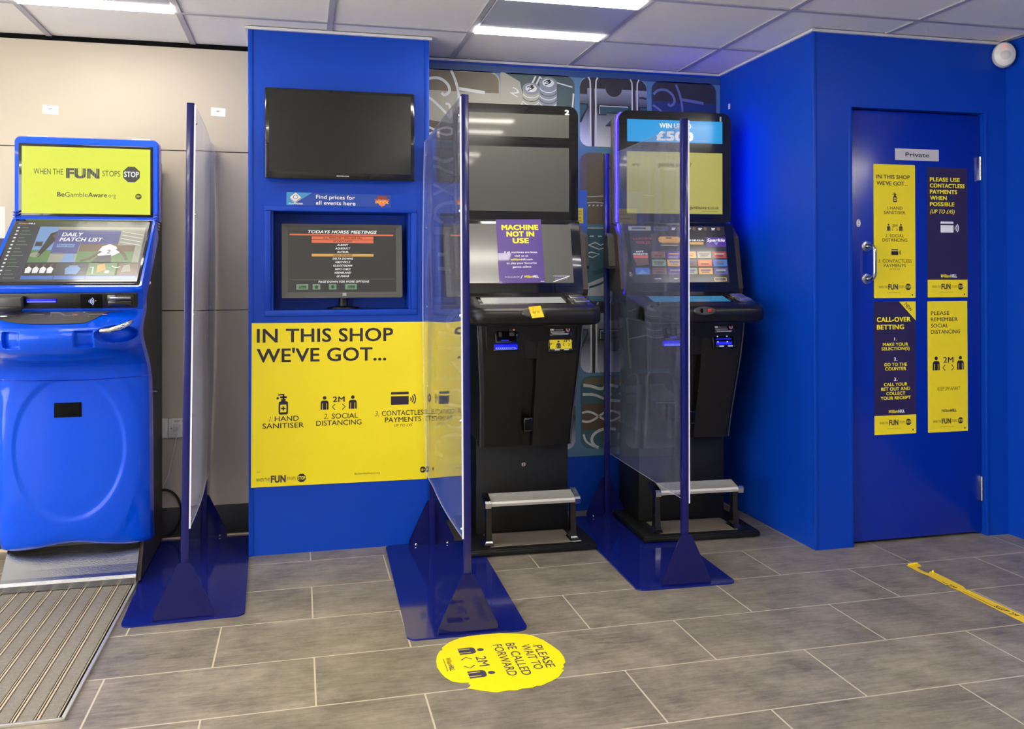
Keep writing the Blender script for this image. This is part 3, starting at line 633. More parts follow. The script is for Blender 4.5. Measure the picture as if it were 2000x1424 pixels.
# ------------------------------------------------------------------ recess mural
def mural():
    x0, x1, z0, z1 = P1+.002, XB-.002, .277, 2.236; w, h = x1-x0, z1-z0
    t = thing('wall_mural', 'blue casino picture wallpaper with rounded tiles behind the gaming machines', 'mural', (x0, YW-.001, z0))
    bg = mat('teal blue wallpaper', (84, 126, 158), rough=.55, noise=.12, nscale=1.2); bg2 = mat('navy blue wallpaper', (44, 74, 128), rough=.55)
    mb = MB(); mb.box(0, w, -.0015, 0, 0, h, bg); P = Painter(mb, (0, -.0015, 0), (1, 0, 0), (0, 0, 1), w, h, .0003)
    P.rect(0, 0, 1, .018, bg2, 1)
    P.rect(0, .598, 1, .612, bg2, 1)
    mb.build('backing', t)
    olive = mat('printed olive', (108, 100, 84), rough=.55, noise=.25, nscale=6); grn = mat('printed dark green', (70, 88, 88), rough=.55, noise=.2, nscale=5); cream = mat('printed cream grey', (160, 160, 146), rough=.55, noise=.15, nscale=7)
    wht = mat('printed pale line', (206, 212, 212), rough=.55); brn = mat('printed brown', (92, 78, 64), rough=.55); teal = mat('printed teal', (58, 98, 112), rough=.55, noise=.2, nscale=6); dkb = mat('printed deep blue', (36, 56, 104), rough=.55, noise=.25, nscale=5); pblue = mat('printed grey blue', (104, 116, 160), rough=.55)
    reel = reel_material(); dk = mat('printed charcoal', (52, 50, 56), rough=.55); dteal = mat('printed dark teal', (48, 80, 94), rough=.55); blk = black_text; slate_ = mat('printed slate', (128, 136, 146), rough=.5)
    cols = [(.575, .968), (.9685, 1.355), (1.382, 1.748), (1.773, 2.14)]; rows = [(1.853, 2.206), (1.455, 1.82), (1.09, 1.44), (.70, 1.06), (.315, .682)]
    def tile(cx0, cx1, cz0, cz1, base, draw):
        mb = MB(); M = Matrix.Translation((cx0-x0, -.0018, cz0-z0)); ww, hh = cx1-cx0, cz1-cz0
        P = Painter(mb, M @ Vector((0, 0, 0)), (1, 0, 0), (0, 0, 1), ww, hh, .0003)
        P.rr(0, 0, 1, 1, .13, base, 0); draw(P); mb.build('picture_tile', t)
    def roulette(c1, c2, c3, li):
        def d(P):
            P.rr(.02, .02, .98, .30, .12, c2, 1, (1, 1, 0, 0))
            P.arc(-.35, .45, .82, -.50, .50, .032, li, 2, 24); P.line([(.46, .26), (.80, .30)], .04, li, 2)
            P.curve([(.03, .20), (.10, .14), (.22, .13), (.32, .20), (.35, .30), (.29, .36), (.25, .33)], .035, li, 2); P.curve([(.02, .36), (.14, .44), (.26, .56), (.36, .66), (.35, .50), (.30, .48)], .03, li, 2)
            P.poly([(.0, .70), (.44, .76), (.45, .985), (.10, .99), (.0, .92)], c3, 1); P.circ(.76, .66, .12, mat('printed pearl', (176, 178, 190), rough=.5) if li is wht else pblue, 3)
            for sg in (1, -1): P.curve([(.0+.05*i_, .86+sg*.05*math.sin(i_*.62+.9)) for i_ in range(9)], .028, li, 2)
        return d
    def chips(P):
        P.poly([(.0, .0), (.05, .0), (.26, .12), (.42, .98), (.0, .98)], cream, 1)
        P.line([(.47, .03), (.21, .60)], .022, wht, 2); P.line([(.53, .03), (.27, .60)], .022, wht, 2); P.line([(.53, .05), (.97, .16)], .016, wht, 2); P.line([(.985, .25), (.93, .97)], .022, wht, 2); P.line([(.72, .52), (.97, .56)], .016, wht, 2)
        P.text('2', .12, .28, .12, .10, wht, 2, 0, 0, -.5)
        for cx, cy, nn, r, edge in ((.405, .215, 6, .115, cream), (.635, .125, 7, .12, slate_)):
            for k in range(nn, 0, -1):
                P.circ(cx, cy+.052*k, r, edge, 3+(nn-k)*2, 1, .62); P.arc(cx, cy+.052*k, r*.98, .3, PI-.3, .010, wht if k % 2 else grn, 4+(nn-k)*2, 12, 1, .62)
            P.circ(cx, cy, r*1.02, slate_, 20, 1, .66); P.circ(cx, cy-.005, r*.66, wht, 21, 1, .66)
            P.text('3', cx-.035, cy+.032, .085, .06, blk, 22, .03, 0, .45)
    def reels(P):
        P.rr(.005, .005, .995, .16, .13, dk, 1, (1, 1, 0, 0)); 
        for xx in (.19, .80): P.rect(xx-.018, .0, xx+.022, 1, dk, 2)
        for xx, sg in ((.155, 1), (.235, -1), (.775, 1), (.85, -1)):
            P.line([(xx-sg*.03, .0), (xx-sg*.004, .05), (xx, .14), (xx, .86), (xx-sg*.004, .95), (xx-sg*.035, 1)], .020, wht, 3)
        P.circ(.5, .155, .125, slate_, 3); P.circ(.5, .145, .122, dk, 4)
        seven = [(.28, .40), (.72, .40), (.72, .48), (.52, .69), (.38, .69), (.56, .50), (.40, .50), (.40, .53), (.28, .53)]
        P.poly([(a-.012 + (.024 if a > .5 else 0), b-.012 + (.024 if b > .45 else 0)) for a, b in seven], blk, 4); P.line([(.29, .525), (.29, .41), (.71, .41)], .012, wht, 6); P.poly(seven, dteal, 5)
        P.poly([(.0, .385), (.115, .385), (.115, .45), (.02, .66), (.0, .66)], blk, 4); P.poly([(.0, .40), (.10, .40), (.10, .44), (.0, .63)], dteal, 5)
        P.poly([(.88, .40), (.995, .40), (.995, .54), (.88, .54)], blk, 4); P.poly([(.895, .415), (.995, .415), (.995, .53), (.895, .53)], dteal, 5)
        P.rect(.0, .14, .11, .25, dk, 4); P.line([(.88, .27), (.93, .265), (.99, .28)], .03, dk, 4)
    def cards(P):
        P.rr(.02, .02, .98, .12, .1, cream, 1, (1, 1, 0, 0))
        P.arc(.46, .27, .13, .6, 4.6, .07, wht, 2, 28); P.line([(.20, .40), (.98, .45)], .045, wht, 2); P.line([(.20, .60), (.98, .66)], .045, wht, 2)
        P.poly([(.36, .80), (.80, .68), (.98, .98), (.50, .98)], wht, 3); P.text('J', .60, .90, .10, .10, grey_text, 4, .01, 0, -.25)
    def table(P):
        P.rr(.01, .01, .99, .20, .12, olive, 1, (1, 1, 0, 0)); P.line([(.03, .62), (.98, .56)], .01, wht, 2)
        for k in range(4): P.line([(.12+.06*k, .74), (.15+.06*k, .73)], .018, wht, 2)
        P.line([(.10, .70), (.22, .69), (.36, .70)], .014, wht, 2)
    def sleeves(P):
        P.poly([(.0, .02), (.98, .02), (.98, .40), (.60, .62), (.0, .86)], teal, 1); P.arc(.1, .1, .55, .2, 1.4, .06, dteal, 2); P.arc(.0, .1, .75, .2, 1.4, .03, dteal, 2)
        P.line([(.14, .13), (.20, .13)], .02, wht, 3); P.line([(.26, .13), (.32, .13)], .02, wht, 3)
        P.line([(.12, .26), (.22, .22), (.30, .26), (.36, .23), (.40, .28), (.28, .32), (.12, .26)], .016, wht, 3); P.line([(.05, .40), (.16, .36), (.28, .39), (.18, .44), (.05, .40)], .016, wht, 3)
    def dna(P):
        P.rr(.02, .02, .98, .12, .1, olive, 1, (1, 1, 0, 0)); P.rect(.02, .38, .98, .74, brn, 1)
        for sg in (1, -1): P.curve([(.02+.06*i, .56+sg*.07*math.sin(i*.55+.9)) for i in range(17)], .03, wht, 2, 3)
        P.curve([(.04, .12), (.16, .14), (.30, .18), (.42, .13), (.55, .16)], .04, wht, 2); P.curve([(.03, .25), (.20, .26), (.38, .33), (.58, .36)], .035, wht, 2)
        P.arc(.40, .88, .24, 2.2, 5.2, .04, wht, 2, 28, 1, .6); P.curve([(.04, .80), (.08, .90), (.20, .98)], .03, wht, 2)
    R_ = roulette(cream, olive, brn, wht); RB = roulette(dkb, dk, dk, pblue)
    tile(*cols[0], *rows[0], cream, R_); tile(*cols[1], *rows[0], grn, chips); tile(*cols[2], *rows[0], reel, reels); tile(*cols[3], *rows[0], dkb, RB)
    tile(*cols[0], *rows[1], teal, lambda P: None or [dna(P)]); tile(*cols[1], *rows[1], grn, table); tile(*cols[2], *rows[1], olive, table); tile(*cols[3], *rows[1], dkb, RB)
    tile(*cols[0], *rows[2], dkb, cards); tile(*cols[1], *rows[2], teal, sleeves); tile(*cols[2], *rows[2], mat('printed pale grey', (176, 180, 190), rough=.5), sleeves); tile(*cols[3], *rows[2], dkb, table)
    tile(*cols[0], *rows[3], teal, cards); tile(*cols[1], *rows[3], grn, chips); tile(*cols[2], *rows[3], reel, reels); tile(*cols[3], *rows[3], dkb, RB)
    tile(*cols[0], *rows[4], teal, dna); tile(*cols[1], *rows[4], reel, reels); tile(*cols[2], *rows[4], teal, dna); tile(*cols[3], *rows[4], dkb, RB)
mural()
mb, P = sheet(.150, .215, sky_card, .0015); P.rect(.20, .42, .86, .78, yellow, 1)
for t_, y in (('EXCLUDE', .52), ('FROM', .58), ('MAKER', .67), ('AREA', .74)): P.text(t_, .80, y, .40 if len(t_) > 4 else .26, .035, ink_thin, 2, .01, al='r')
o = mb.build('leaflet_card', loc=(1.343, YW-.009, 1.52)); tag(o, 'blue card with a yellow note on the mural beside the machine marked 2', 'card')

# ------------------------------------------------------------------ gaming machines
def gaming_machine(C, rz, label, on):
    t = thing('gaming_machine', label, 'gaming machine', (C, 3.9, 0), rz, 'black gaming machines in the recess')
    Y = lambda y: y-3.9
    # plinth and tread
    mb = MB(); mb.box(-.277, .277, Y(3.585), Y(4.16), .0075, .028, black_satin, .005)
    for fx in (-.10, .12):
        for fy in (3.64, 4.08): mb.box(fx-.012, fx+.012, Y(fy)-.012, Y(fy)+.012, 0, .01, black_satin)
    mb.box(-.277, .277, 0, .001, .02, .021, black_satin); mb.box(-.272, .272, Y(3.590), Y(4.15), .026, .032, black_tex, .002); pl = mb.build('plinth', t)
    mb = MB(); mb.box(-.185, .185, Y(3.625), Y(3.815), .031, .0335, tread_taupe); mb.build('tread_sheet', pl)
    # foot rest
    mb = MB(); n = 7
    prof = [(Y(3.622), .205), (Y(3.620), .216), (Y(3.626), .224), (Y(3.70), .243), (Y(3.708), .240), (Y(3.708), .230), (Y(3.64), .208)]
    mb.prism(prof, -.185, .185, alu_rib, YZ)
    for k in range(9):
        f = k/9; mb.box(-.184, .184, Y(3.630)+f*.072, Y(3.634)+f*.072, .2262+f*.0175, .2282+f*.0175, alu_rib)
    fr = mb.build('footrest', t)
    for sg in (-1, 1):
        mb = MB(); mb.prism([(a*1.0, b) for a, b in [(Y(3.616), .200), (Y(3.614), .220), (Y(3.624), .229), (Y(3.705), .249), (Y(3.714), .245), (Y(3.714), .228), (Y(3.64), .202)]], sg*.185-.0125+sg*.0125, sg*.185+.0125+sg*.0125, chrome, YZ); mb.build('end_cap', fr)
        mb = MB(); x = sg*.188
        mb.loft([[(x+dx*.8, Y(3.672)+dy*.7, .215) for dx, dy in ((-.014, -.02), (.014, -.02), (.014, .02), (-.014, .02))], [(x+dx, Y(3.672)+dy, .12) for dx, dy in ((-.012, -.016), (.012, -.016), (.012, .016), (-.012, .016))], [(x+dx, Y(3.668)+dy, .05) for dx, dy in ((-.013, -.02), (.013, -.02), (.013, .03), (-.013, .03))], [(x+sg*.006+dx, Y(3.668)+dy, .036) for dx, dy in ((-.022, -.035), (.022, -.035), (.022, .05), (-.022, .05))], [(x+sg*.006+dx, Y(3.668)+dy, .0325) for dx, dy in ((-.024, -.04), (.024, -.04), (.024, .055), (-.024, .055))]][::-1], black_gloss)
        mb.build('footrest_leg', fr)
    # base cabinet
    mb = MB(); mb.box(-.214, .214, Y(3.835), Y(4.14), .031, .46, black_tex, .004); bc = mb.build('base_cabinet', t)
    mb = MB(); mb.lathe([(.002, 0), (.0125, 0), (.0125, .006), (.009, .010), (.002, .010)], chrome, 20, Matrix.Translation((.003, Y(3.835), .336)) @ XZ); mb.box(-.0015+.003, .0015+.003, Y(3.8245), Y(3.826), .329, .343, black_gap); mb.build('lock', bc)
    # body: curved front that widens upward, hollow centre channel
    prof = [(.433, 3.757, .207), (.50, 3.742, .208), (.58, 3.722, .211), (.66, 3.700, .215), (.74, 3.680, .220), (.82, 3.664, .226), (.90, 3.652, .231), (.985, 3.645, .236)]
    loops = []
    for z, y, hw in prof:
        cw = .030; dp = .035
        l = [(-hw, Y(4.10), z), (-hw-.004, Y(y)+.03, z), (-hw+.004, Y(y)+.008, z), (-hw+.016, Y(y), z), (-cw-.012, Y(y)-.004, z), (-cw, Y(y)-.002, z), (-cw+.004, Y(y)+dp, z), (cw-.008, Y(y)+dp, z), (cw-.004, Y(y)-.002, z), (cw+.008, Y(y)-.004, z), (hw-.016, Y(y), z), (hw-.004, Y(y)+.008, z), (hw+.004, Y(y)+.03, z), (hw, Y(4.10), z)]
        loops.append(l)
    mb = MB(); mb.loft(loops, black_satin, True, True); bd = mb.build('body', t, angle=.5)
    for sg in (-1, 1):      # bright side seam of the front cover
        mb = MB(); mb.tube([(sg*(hw-.001), Y(y)+.012, z) for z, y, hw in prof], .0045, charcoal, 8); mb.build('edge_moulding', bd)
    # upper service panel with rounded lower corner
    mb = MB(); yy = Y(3.634)
    outl = rrect(-.205, .205, .828, .985, .028, 6, (1, 1, 0, 0))
    lo = [[(x_*(1-(.985-z_)*.10), yy+.0355*(.985-z_)/.157+.022, z_) for x_, z_ in outl], [(x_*(1-(.985-z_)*.10), yy+.0355*(.985-z_)/.157, z_) for x_, z_ in outl], [(x_*.975*(1-(.985-z_)*.10), yy+.0355*(.985-z_)/.157-.004, .905+(z_-.905)*.97) for x_, z_ in outl]]
    mb.loft(lo, black_tex, True, True); up = mb.build('service_panel', t)
    zy = lambda z: yy + .0355*(.985-z)/.157 - .005
    TL = math.atan(.0355/.157)
    def MP(x, z): return Matrix.Translation((x, zy(z), z)) @ Matrix.Rotation(-TL, 4, 'X')   # face frame: y out towards -y
    mb = MB(); M = MP(-.113, .940)
    mb.box(-.051, .051, -.004, .004, -.038, .036, black_gloss, .003, 2, M); mb.box(-.043, .043, -.0055, -.003, -.031, .030, black_gap, 0, 2, M)
    mb.box(.012, .032, -.016, -.004, -.010, .006, charcoal, .002, 2, M); mb.box(.012, .036, -.013, -.004, .010, .022, charcoal, .002, 2, M); mb.box(-.034, -.022, -.012, -.004, -.012, .010, charcoal, .002, 2, M); mb.box(.028, .034, -.0165, -.012, .014, .018, led_glow if on else em_gold, 0, 2, M); mb.box(-.025, .008, -.0062, -.004, -.030, -.025, led_soft, 0, 2, M); mb.build('coin_entry', up)
    mb = MB(); M = MP(-.113, .884)
    mb.box(-.055, .055, -.005, .004, -.017, .015, black_gloss, .003, 2, M); mb.box(-.051, .051, -.008, -.004, -.013, .012, led_soft, .003, 2, M)
    for k in range(10): mb.box(-.045+.009*k, -.040+.009*k, -.0088, -.0078, -.006, -.0045, led_glow, 0, 2, M)
    mb.box(-.046, .046, -.0088, -.0078, -.0105, -.0095, led_glow, 0, 2, M); mb.build('ticket_slot', up)
    mb = MB(); M = MP(.128, .953)
    mb.box(-.050, .050, -.002, .002, -.024, .022, black_gloss, .001, 2, M); P = Painter(mb, M @ Vector((-.05, -.0022, -.024)), (1, 0, 0), M.to_3x3() @ Vector((0, 0, 1)), .10, .046, .0003)
    P.rect(.03, .14, .20, .50, pale_paper, 1); P.rect(.03, .06, .93, .09, grey_pl, 1)
    for k in range(4): P.rect(.23, .20+.09*k, .62, .225+.09*k, grey_pl, 1)
    P.rect(.05, .60, .66, .66, white_text, 1); P.rect(.08, .76, .86, .80, grey_pl, 1); P.rect(.1, .84, .82, .90, grey_pl, 1)
    P.circ(.82, .42, .105, pale_paper, 1); P.arc(.82, .42, .095, 0, 6.28, .025, red_mark, 2, 24); P.line([(.75, .28), (.89, .56)], .025, red_mark, 2); P.text('18', .82, .52, .09, .20, black_text, 3, .03, al='c'); mb.build('warning_plate', up)
    mb = MB(); M = MP(.130, .893)
    mb.box(-.056, .056, -.006, .004, -.037, .034, black_gloss, .004, 2, M)
    if on:
        mb.box(-.048, .048, -.0072, -.005, -.022, .028, black_gap, 0, 2, M)
        for a in (-.034, .012):
            for b in (.016, -.010): mb.box(a, a+.006, -.009, -.006, b, b+.006, led_glow, .001, 2, M)
        mb.box(-.046, .046, -.0085, -.007, -.020, .024, led_soft, 0, 2, M) if False else None
        mb.box(-.040, .036, -.008, -.0068, .004, .008, led_soft, 0, 2, M); mb.box(-.040, .036, -.008, -.0068, -.02, -.006, led_soft, 0, 2, M)
    else:
        mb.box(-.049, .049, -.0075, -.005, -.024, .030, yellow, 0, 2, M); P = Painter(mb, M @ Vector((-.049, -.0077, -.024)), (1, 0, 0), M.to_3x3() @ Vector((0, 0, 1)), .098, .054, .0003)
        P.rect(0, 0, 1, .13, brn_tape, 1); P.person(.40, .62, .20, ink, yellow); P.text('2M', .62, .42, .30, .25, ink, 2, .01); P.line([(.66, .52), (.60, .64), (.66, .76)], .03, ink, 2); P.line([(.85, .52), (.91, .64), (.85, .76)], .03, ink, 2); P.text('P', .02, .70, .08, .22, ink, 2, .01)
    mb.box(-.052, -.006, -.024, -.004, -.034, -.024, black_gloss, .003, 2, M); mb.box(.006, .052, -.024, -.004, -.034, -.024, black_gloss, .003, 2, M)
    for a in (-.022, .020): mb.box(a-.011, a+.011, -.026, -.023, -.031, -.027, white_text if not on else led_glow, .001, 2, M)
    mb.build('note_reader', up)
    # outlet at the foot of the channel
    mb = MB(); mb.box(-.022, .018, Y(3.706), Y(3.75), .505, .565, black_gloss, .003); mb.box(-.017, .013, Y(3.7045), Y(3.707), .512, .558, black_gap); mb.build('outlet', bd)
    # console
    def cons(inset, zf, zb):
        b = rrect(-.290+inset, .290-inset, Y(3.515)+inset, Y(3.83), .065, 8, (1, 1, 0, 0))
        out = []
        for x_, y_ in b:
            f = min(1.25, max(0, (y_-Y(3.515))/.24)); tap = 1 - .035*f
            yy_ = y_ - .014*math.cos(min(1, abs(x_)/.29)*PI/2)*(1 if y_ < Y(3.62) else 0)
            out.append((x_*tap, yy_, zf+(zb-zf)*f))
        return out
    mb = MB(); mb.loft([cons(.03, .978, .99), cons(.008, .984, .99), cons(0, .998, 1.0), cons(0, 1.035, 1.085), cons(.006, 1.048, 1.100), cons(.020, 1.053, 1.106)], black_satin, True, True); cn = mb.build('console', t, angle=.9)
    zc = lambda y: 1.053 + .053*(y-3.535)/.205
    SL = math.atan(.053/.205); MC = Matrix.Translation((0, Y(3.645), zc(3.645))) @ Matrix.Rotation(SL, 4, 'X')
    mb = MB(); mb.box(-.235, .160, -.055, .065, -.002, .0025, black_gloss, .001, 2, MC); mb.box(-.218, .146, -.040, .052, .0005, .0032, em_cons if on else console_glass, 0, 2, MC); mb.build('console_display', cn)
    mb = MB(); mb.box(.168, .262, -.068, .072, -.002, .004, black_gloss, .002, 2, MC); bpod = mb.build('button_pod', cn)
    for k, yb in enumerate((.034, -.026)):
        mb = MB(); mb.box(.178+.006*k, .246+.006*k, yb-.020, yb+.022, .003, .012, steel, .003, 2, MC); mb.box(.185+.006*k, .239+.006*k, yb-.013, yb+.017, .0118, .0145, charcoal if not on else mat('violet key', (96, 92, 150), rough=.3), .002, 2, MC); mb.build('button', bpod)
    mb = MB(); mb.lathe([(.001, -.004), (.048, -.004), (.052, 0), (.046, .005), (.001, .006)], charcoal, 32, Matrix.Translation((-.022, Y(3.506), 1.036)) @ XZ @ Matrix.Rotation(-.5, 4, 'X') @ Matrix.Diagonal((1, .40, 1, 1)))
    if on: mb.box(-.012, .006, Y(3.493), Y(3.499), 1.031, 1.044, red_mark, .002); mb.box(-.045, -.035, Y(3.494), Y(3.500), 1.028, 1.046, black_gap)
    mb.build('card_slot', cn)
    # slanted lower display
    a0, b0 = Vector((0, Y(3.810), 1.113)), Vector((0, Y(3.884), 1.448)); L_ = (b0-a0).length; th = math.atan2(b0.y-a0.y, b0.z-a0.z)
    MS_ = Matrix.Translation(a0) @ Matrix.Rotation(-th, 4, 'X')            # local: x across, z up the slope, -y out
    mb = MB(); mb.box(-.287, .287, 0, .05, -.006, L_, black_gloss, .006, 2, MS_); mb.build('lower_bezel', t)
    mb = MB(); mb.box(-.244, .240, -.0015, .003, .048, L_-.018, em_dark if on else screen_off2, 0, 2, MS_)
    P = Painter(mb, MS_ @ Vector((-.244, -.0018, .048)), (1, 0, 0), MS_.to_3x3() @ Vector((0, 0, 1)), .484, L_-.066, .0003)
    if on:
        P.rect(-.01, .01, .22, .085, em_stand, 1); P.rect(.025, .03, .17, .06, em_slate, 2); P.rect(.25, .015, .40, .08, em_navy, 1); P.rect(.26, .025, .39, .07, em_slate, 2)
        for x in (.44, .60, .72, .86): P.rect(x, .03, x+.04, .045, em_white, 1); P.rect(x, .055, x+.03, .068, em_white, 1); P.circ(x+.075, .045, .018, em_brown, 1)
        P.text('LUCKY', .03, .245, .20, .035, em_red, 1, .04); P.text('WILD', .06, .325, .14, .05, em_red, 1, .05); P.rr(.29, .19, .52, .30, .03, em_gold, 1); P.rect(.33, .30, .50, .33, em_brown, 1); P.rect(.31, .335, .49, .355, em_stand, 1); P.rect(.37, .205, .43, .225, em_dark, 2)
        P.text('MEGA', .62, .27, .15, .03, em_white, 1, .03); P.rect(.62, .285, .76, .33, em_gold, 1)
        P.rect(.79, .20, 1, .37, em_purple, 1); P.text('Sparkle', .895, .275, .19, .055, em_white, 2, .03, .3, al='c'); P.poly([(.87, .29), (.92, .29), (.895, .34)], em_sky, 2)
        P.text('HOT', .05, .475, .08, .03, em_white, 1, .05, .3); P.text('ROULETTE', .02, .515, .15, .03, em_white, 1, .05, .3); P.rect(.02, .525, .17, .57, em_orange, 1); P.poly([(.02, .57), (.17, .57), (.17, .69), (.05, .71)], em_brown, 1)
        cs = [em_brown, em_purple, em_gold, em_stand, em_red, em_green, em_gold, em_brown, em_orange, em_blue, em_brown, em_purple, em_stand, em_gold, em_navy]
        for r in range(3):
            for c in range(5):
                x = .205+.16*c; y = .455+.145*r; cc = cs[(r*5+c)]
                P.rect(x, y, x+.145, y+.115, cc, 1); P.rect(x+.02, y+.03, x+.125, y+.055, cs[(r*3+c*2+4) % 15], 2); P.rect(x+.03, y+.07, x+.11, y+.085, em_dark, 2)
        P.rect(.03, .745, .175, .86, em_blue, 1); P.poly([(.04, .86), (.10, .78), (.165, .86)], em_sky, 2)
        P.rect(.22, .935, .29, .943, em_white, 1); P.rect(.42, .935, .46, .943, em_white, 1); P.rr(.84, .915, .97, .985, .008, em_gold, 1); P.rr(.848, .923, .962, .977, .006, em_slate, 2)
    else:
        P.text('PRINT', .88, .905, .11, .025, mat('faint blue lettering', (120, 140, 190), rough=.4), 2, .01, al='c'); P.text('RECEIPT', .88, .945, .12, .025, mat('faint blue lettering'), 2, .01, al='c'); P.line([(.80, .985), (.965, .885)], .008, pale_paper, 3); P.line([(.80, .885), (.95, .885)], .004, grey_pl, 3)
    mb.build('touch_screen', t)
    # head
    MH = Matrix.Translation((0, Y(3.900), 1.452)) @ Matrix.Rotation(.006, 4, 'X'); hh = .534
    o2 = rrect(-.285, .285, 0, hh, .045, 7, (0, 0, 1, 1))
    mb = MB(); mb.loft([[(x_, 0, z_) for x_, z_ in o2], [(x_*1.004, .012, z_*1.003) for x_, z_ in o2], [(x_*1.004, .10, z_*1.003) for x_, z_ in o2]], black_gloss, True, True, MH); mb.build('head', t)
    sh_ = mat('dark silver shell', (112, 108, 106), rough=.4, metal=.3)
    mb = MB(); mb.loft([[(x_*1.022, .052, z_*1.012-.003) for x_, z_ in o2], [(x_*1.022, .118, z_*1.012-.003) for x_, z_ in o2], [(x_*.90, .17, .02+z_*.93) for x_, z_ in o2]], sh_, True, True, MH); mb.build('rear_shell', t)
    for sg in (-1, 1):
        path = [(sg*.2895, .032, .0), (sg*.2895, .032, .46), (sg*.2895, .032, hh-.048), (sg*.283, .032, hh-.022), (sg*.268, .032, hh-.006), (sg*.235, .032, hh+.0015)]
        mb = MB(); mb.tube(path[:3] if not on else path[:5], .0038, led_blue if on else charcoal, 8, MH)
        mb.tube([MH.inverted() @ (MS_ @ Vector((sg*.2895, .03, L_))), MH.inverted() @ (MS_ @ Vector((sg*.2895, .03, 0)))], .0036, led_blue if on else charcoal, 8, MH); mb.build('light_strip', t)
        mb = MB(); mb.prism([(Y(3.83), 1.10), (Y(3.815), 1.13), (Y(3.875), 1.385), (Y(3.92), 1.43), (Y(4.0), 1.44), (Y(4.0), 1.12)], sg*.288-.003, sg*.288+.020*sg if sg > 0 else sg*.288-.017, dark_side, YZ); mb.build('side_cheek', t)
        mb = MB(); mb.prism([(Y(3.905), 1.225), (Y(3.90), 1.24), (Y(3.925), 1.38), (Y(3.945), 1.398), (Y(3.985), 1.36), (Y(3.985), 1.235)], *sorted((sg*.300, sg*.338)), dark_side, YZ); mb.build('side_grip', t)
    mb = MB(); mb.box(-.246, .240, -.0015, .004, .385, .492, em_cyan if on else screen_off, 0, 2, MH)
    if on:
        P = Painter(mb, MH @ Vector((-.246, -.0018, .385)), (1, 0, 0), MH.to_3x3() @ Vector((0, 0, 1)), .486, .107, .0003)
        P.text('WIN UP TO', .50, .36, .33, .22, em_white, 2, .035, al='c'); P.text('£500', .495, .93, .37, .42, em_white, 2, .05, al='c'); P.rect(.66, .87, .84, .92, em_sky, 2)
    mb.build('top_display', t)
    mb = MB(); mb.box(-.248, .240, -.0015, .004, .040, .338, em_paleyellow if on else screen_off, 0, 2, MH)
    if on:
        P = Painter(mb, MH @ Vector((-.248, -.0018, .04)), (1, 0, 0), MH.to_3x3() @ Vector((0, 0, 1)), .488, .298, .0003)
        P.text('are', .05, .235, .075, .055, ink_thin, 2, .01); P.text('gamble aware?', .32, .235, .35, .07, ink_thin, 2, .01); P.text('gambleaware.co.uk', .96, .92, .31, .05, black_text, 2, .008, al='r'); P.rect(.78, .955, .95, .96, black_text, 2)
    mb.build('upper_screen', t)
    mb = MB(); P = Painter(mb, MH @ Vector((-.285, -.0004, 0)), (1, 0, 0), MH.to_3x3() @ Vector((0, 0, 1)), .57, hh, .0003); P.text('1' if on else '2', .905, .075, .012 if on else .032, .043, white_text if not on else grey_pl, 1, .012 if on else .04, al='c'); mb.build('number_mark', t)
    if on:
        mb = MB(); mb.tube([(-.05, .07, hh+.006), (.24, .07, hh+.006)], .0038, led_blue, 8, MH); mb.build('light_strip', t)
    # neck and back
    mb = MB(); mb.box(-.262, .262, Y(3.90), Y(4.12), 1.06, 1.50, black_satin, .006); mb.box(-.215, .215, Y(3.80), Y(4.12), .455, 1.07, black_satin, .004); mb.build('rear_cabinet', t)
    return t
brn_tape = mat('amber tape', (120, 82, 20), rough=.4)
gaming_machine(.985, -math.radians(2.0), 'black gaming machine marked 2 with unlit screens and a purple notice', False)
gaming_machine(1.770, -math.radians(3.0), 'black gaming machine marked 1 with lit screens and blue edge lights', True)
# notice on machine 2
MN = Matrix.Translation((.985, 3.9, 0)) @ Matrix.Rotation(-math.radians(2.0), 4, 'Z')
a0, b0 = Vector((0, 3.810-3.9, 1.113)), Vector((0, 3.884-3.9, 1.448)); th = math.atan2(b0.y-a0.y, b0.z-a0.z)
MNS = MN @ Matrix.Translation(a0) @ Matrix.Rotation(-th, 4, 'X')
mb, P = sheet(.212, .300, purple_print, .0008)
for t_, y, w in (('MACHINE', .17, .80), ('NOT IN', .275, .60), ('USE', .38, .34)): P.text(t_, .52, y, w, .082, yellow_text, 2, .045, al='c')
for t_, y, w in (('If all machines are busy,', .535, .73), ('visit us at', .592, .30), ('to play your favourite', .705, .66), ('games online', .763, .41)): P.text(t_, .51, y, w, .030, white_text, 2, .01, al='c')
P.text('william', .27, .648, .24, .030, yellow_text, 2, .02); P.text('hill.com', .515, .648, .24, .030, white_text, 2, .01)
P.text("It's who you play with", .13, .912, .31, .014, white_text, 2, .01); P.line([(.47, .93), (.51, .88)], .012, white_text, 2); P.brand(.71, .905, .31, yellow_text, white_text); P.rect(.90, .975, .985, .985, pale_paper, 2); P.rect(.16, .005, .66, .035, clear_tape, 3) if False else None
mb.build('notice'); o = bpy.data.objects['notice']; o.matrix_world = MNS @ Matrix.Translation((-.004, -.0032, .1975)) @ Matrix.Rotation(-.012, 4, 'Y')
tag(o, 'purple Machine Not In Use notice taped on the lower screen of machine 2', 'notice')
mb = MB(); mb.grid(lambda u, v: (-.022+.052*u-.010*v*0+.008*(1-v), -.004*math.sin(v*PI)-.002*math.sin(u*9)-(.012 if v < .5 else .0)*(1-v*2), -.030+.048*v), 8, 8, yellow_tape)
P = Painter(mb, (-.016, -.017, -.012), (1, 0, 0), (0, .0, 1), .040, .012); P.text('OUT OF', .08, .9, .8, .7, ink_thin, 1, .01)
